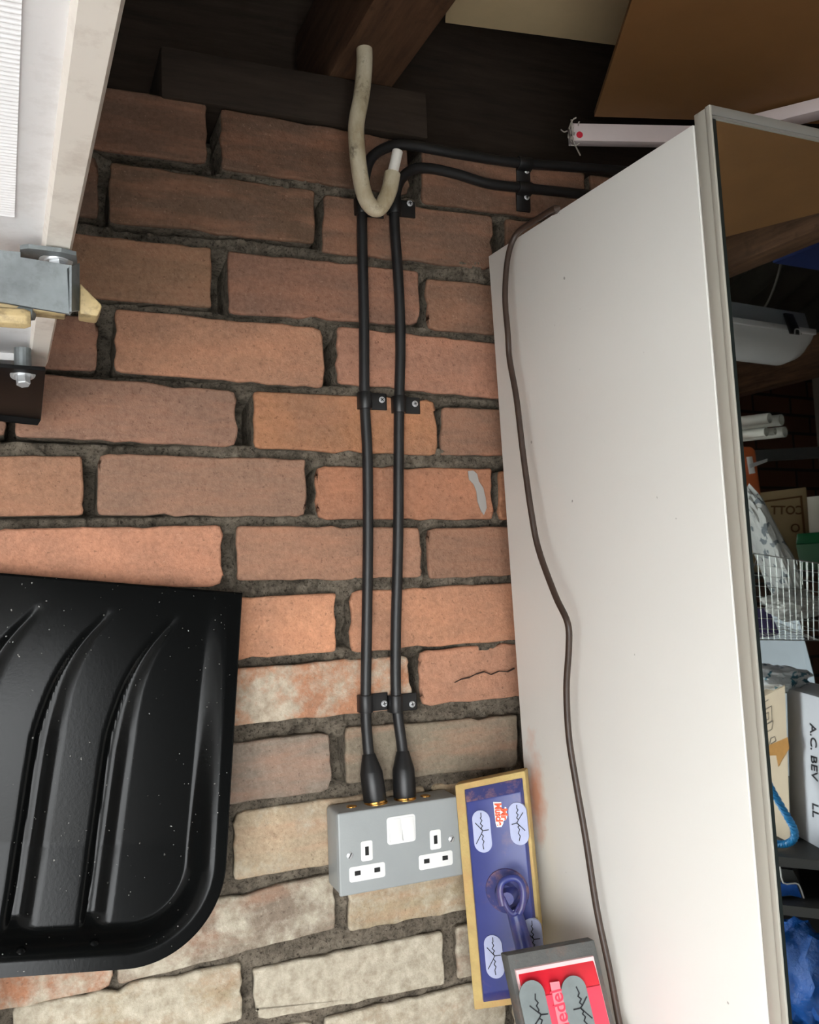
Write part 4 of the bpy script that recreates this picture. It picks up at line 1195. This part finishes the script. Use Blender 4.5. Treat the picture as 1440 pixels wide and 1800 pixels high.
mk('packing_tape', G().prism([cpx(1340, 1316), cpx(1386, 1296), cpx(1389, 1316), cpx(1376, 1336), cpx(1370, 1348), cpx(1366, 1328), cpx(1343, 1329)], nf*0.0006), M_TAPE, cb)
g = G()
def cl_(pts, w=0.0013):
    Q = [cpx(a, b, 0.0012) for a, b in pts]
    for a, b in zip(Q, Q[1:]):
        d = (b-a).normalized(); e = d.cross(nf).normalized()*w/2
        g.prism([a+e, b+e, b-e, a-e], nf*0.0003)
cl_([(1338, 1252), (1357, 1241), (1358, 1267), (1340, 1278)]); cl_([(1345, 1256), (1352, 1252), (1352, 1264), (1345, 1268), (1345, 1256)]); cl_([(1342, 1278), (1360, 1267), (1358, 1282), (1343, 1290)]); cl_([(1338, 1239), (1352, 1230)]); cl_([(1353, 1310), (1356, 1298), (1363, 1295), (1365, 1302), (1356, 1308)])
mk('line_print', g, simple('grey_print', srgb(110, 104, 96), 0.8), cb)
wbx = root('white_box', mir(1415, 1480, 1.60)); tag(wbx, 'white cardboard box printed with black capitals, seen in the mirror', 'box')
M_WCARD = simple('white_card', srgb(210, 214, 222), 0.6, var=0.03, scale=20)
Q = [mir(1384, 1210, 1.69), mir(1480, 1236, 1.50), mir(1486, 1496, 1.47), mir(1392, 1472, 1.66)]
Q[2] = Q[1]+(Q[3]-Q[0])
for k_ in (2, 3): Q[k_] = Q[k_]+(Q[k_]-Q[3-k_])*((ZSH-Q[k_].z)/(Q[k_].z-Q[3-k_].z))
mk('box_body', G().prism(Q, away(Q)*0.20), M_WCARD, wbx, bevel=0.002)
nq = (Q[1]-Q[0]).cross(Q[3]-Q[0]).normalized()
if nq.dot(mF) > 0: nq = -nq
def qpx(a, b, h=0.001):
    V0 = mir(a, b, 1.0); V1 = mir(a, b, 2.0); d = V1-V0; p0 = Q[0]+nq*h
    return V0 + d*((p0-V0).dot(nq)/d.dot(nq))
dnv = (Q[3]-Q[0]).normalized(); lft = (Q[0]-Q[1]).normalized()
# capitals run down the face with their feet towards the carton's far side
text('lettering', 'A.C. BEV', 0.030, qpx(1431, 1322), dnv, dnv.cross(nq)*-1 if (dnv.cross(nq*-1)).dot(lft) < 0 else dnv.cross(nq), M_INK, wbx, 0.0004, bold=0.0002, sx=0.86)
text('lettering', 'LL', 0.030, qpx(1434, 1425), dnv, dnv.cross(nq)*-1 if (dnv.cross(nq*-1)).dot(lft) < 0 else dnv.cross(nq), M_INK, wbx, 0.0004, bold=0.0002, sx=0.86)
# blue rope, three strands
ctr = spline([mir(a, b, c) for a, b, c in ((1322, 1335, 1.60), (1345, 1366, 1.58), (1362, 1396, 1.56), (1382, 1430, 1.55), (1396, 1455, 1.54), (1398, 1472, 1.54), (1388, 1482, 1.55), (1372, 1484, 1.56), (1352, 1478, 1.57), (1325, 1470, 1.6))], 14)
rp3 = root('blue_rope', ctr[60]); tag(rp3, 'twisted bright blue rope looped in front of cartons, seen in the mirror', 'rope')
for k in range(3):
    pts = []
    for i, p in enumerate(ctr):
        t = (ctr[min(i+1, len(ctr)-1)]-ctr[max(i-1, 0)]).normalized(); a = t.cross(mF).normalized(); b = t.cross(a)
        th = i*0.55+k*2*math.pi/3
        pts.append(p+(a*math.cos(th)+b*math.sin(th))*0.0034)
    mk('strand', G().tube(pts, 0.0034, 7, 1), simple('blue_polyprop', srgb(30, 120, 176), 0.4), rp3, smooth=True)
# shelf rack carrying all this
M_RACK = simple('dark_rack', srgb(46, 46, 45), 0.6, var=0.1)
rk = root('storage_rack', (1.75, -1.45, 0)); tag(rk, 'dark storage rack loaded with boxes, seen in the mirror', 'rack')
zsh = ZSH
zs2 = mir(1400, 1598, 1.50).z
zs3 = mir(1416, 1712, 1.60).z-0.098
for z in (zsh, zs2, zs3):
    P = [mir(1290, 1480, 1.56), mir(1600, 1480, 1.44), mir(1600, 1480, 2.3), mir(1240, 1480, 2.34)]
    mk('shelf_board', G().prism([(p.x, p.y, z) for p in P], (0, 0, -0.016)), M_RACK, rk)
ptop = mir(1360, 768, 2.15).z-0.006
for p, zt_ in ((mir(1236, 900, 2.32), ptop-0.03), (mir(1305, 1480, 1.60), zsh-0.017), (mir(1580, 1480, 1.50), zsh-0.017), (mir(1600, 900, 2.28), ptop-0.03)):
    mk('upright', G().box((p.x-0.012, p.y-0.012, 0), (p.x+0.012, p.y+0.012, zt_)), M_RACK, rk)
P = [mir(1230, 1000, 2.03), mir(1610, 1000, 2.06), mir(1610, 1000, 2.75), mir(1230, 1000, 2.7)]
mk('shelf_board', G().prism([(p.x, p.y, USH) for p in P], (0, 0, -0.014)), M_RACK, rk)
a = mir(1230, 900, 2.32); b = mir(1606, 900, 2.28); d = (Vector((b.x, b.y, 0))-Vector((a.x, a.y, 0))).normalized(); e = Vector((-d.y, d.x, 0))*0.012
mk('top_rail', G().prism([Vector((q_.x, q_.y, ptop-0.03))+w_ for q_, w_ in ((a, e), (b, e), (b, -e), (a, -e))], (0, 0, 0.028)), M_RACK, rk)
g = G()
for t in (0.25, 0.8):
    p = bk[0].lerp(bk[1], t); g.tube([p, p+mU*0.004+mF*0.02, Vector((p.x, p.y, USH+0.002))+mF*0.07, Vector((p.x, p.y, USH+0.002))+mF*0.12], 0.0014, 6, 4)
mk('hanging_hook', g, M_WIRE, wb, smooth=True)
bb = root('open_carton', mir(1385, 1590, 1.56)); tag(bb, 'dark open carton with blue plastic inside on the lower shelf, seen in the mirror', 'box')
mk('carton_body', mprism([(1330, 1522), (1395, 1530), (1405, 1550), (1412, 1578), (1330, upto(1330, 1.56, zs2+0.001))], 0.16, 1.56), simple('dark_grey_card', srgb(60, 62, 62), 0.7), bb)
mk('plastic_liner', mprism([(1335, 1556), (1380, 1554), (1402, 1556), (1411, 1579), (1390, 1574), (1335, 1582)], 0.01, 1.548), simple('blue_sheet', srgb(34, 86, 170), 0.25, var=0.3, scale=50, bump=0.6, bscale=60), bb)
mk('pale_rim', G().tube([mir(a, b, 1.547) for a, b in ((1372, 1520), (1378, 1552), (1400, 1553), (1408, 1560), (1415, 1582))], 0.0012, 6, 3), M_WHITEPL, bb, smooth=True)
blob('blue_bag', mir(1416, 1712, 1.60), (mR*0.060, Vector((0, 0, 0.086)), mF*0.06), bagmat('blue_bag', srgb(30, 92, 176), 1.0, 0.25), 'bulging blue plastic bag on the lowest shelf, seen in the mirror', 'bag', 12.7, 0.25)
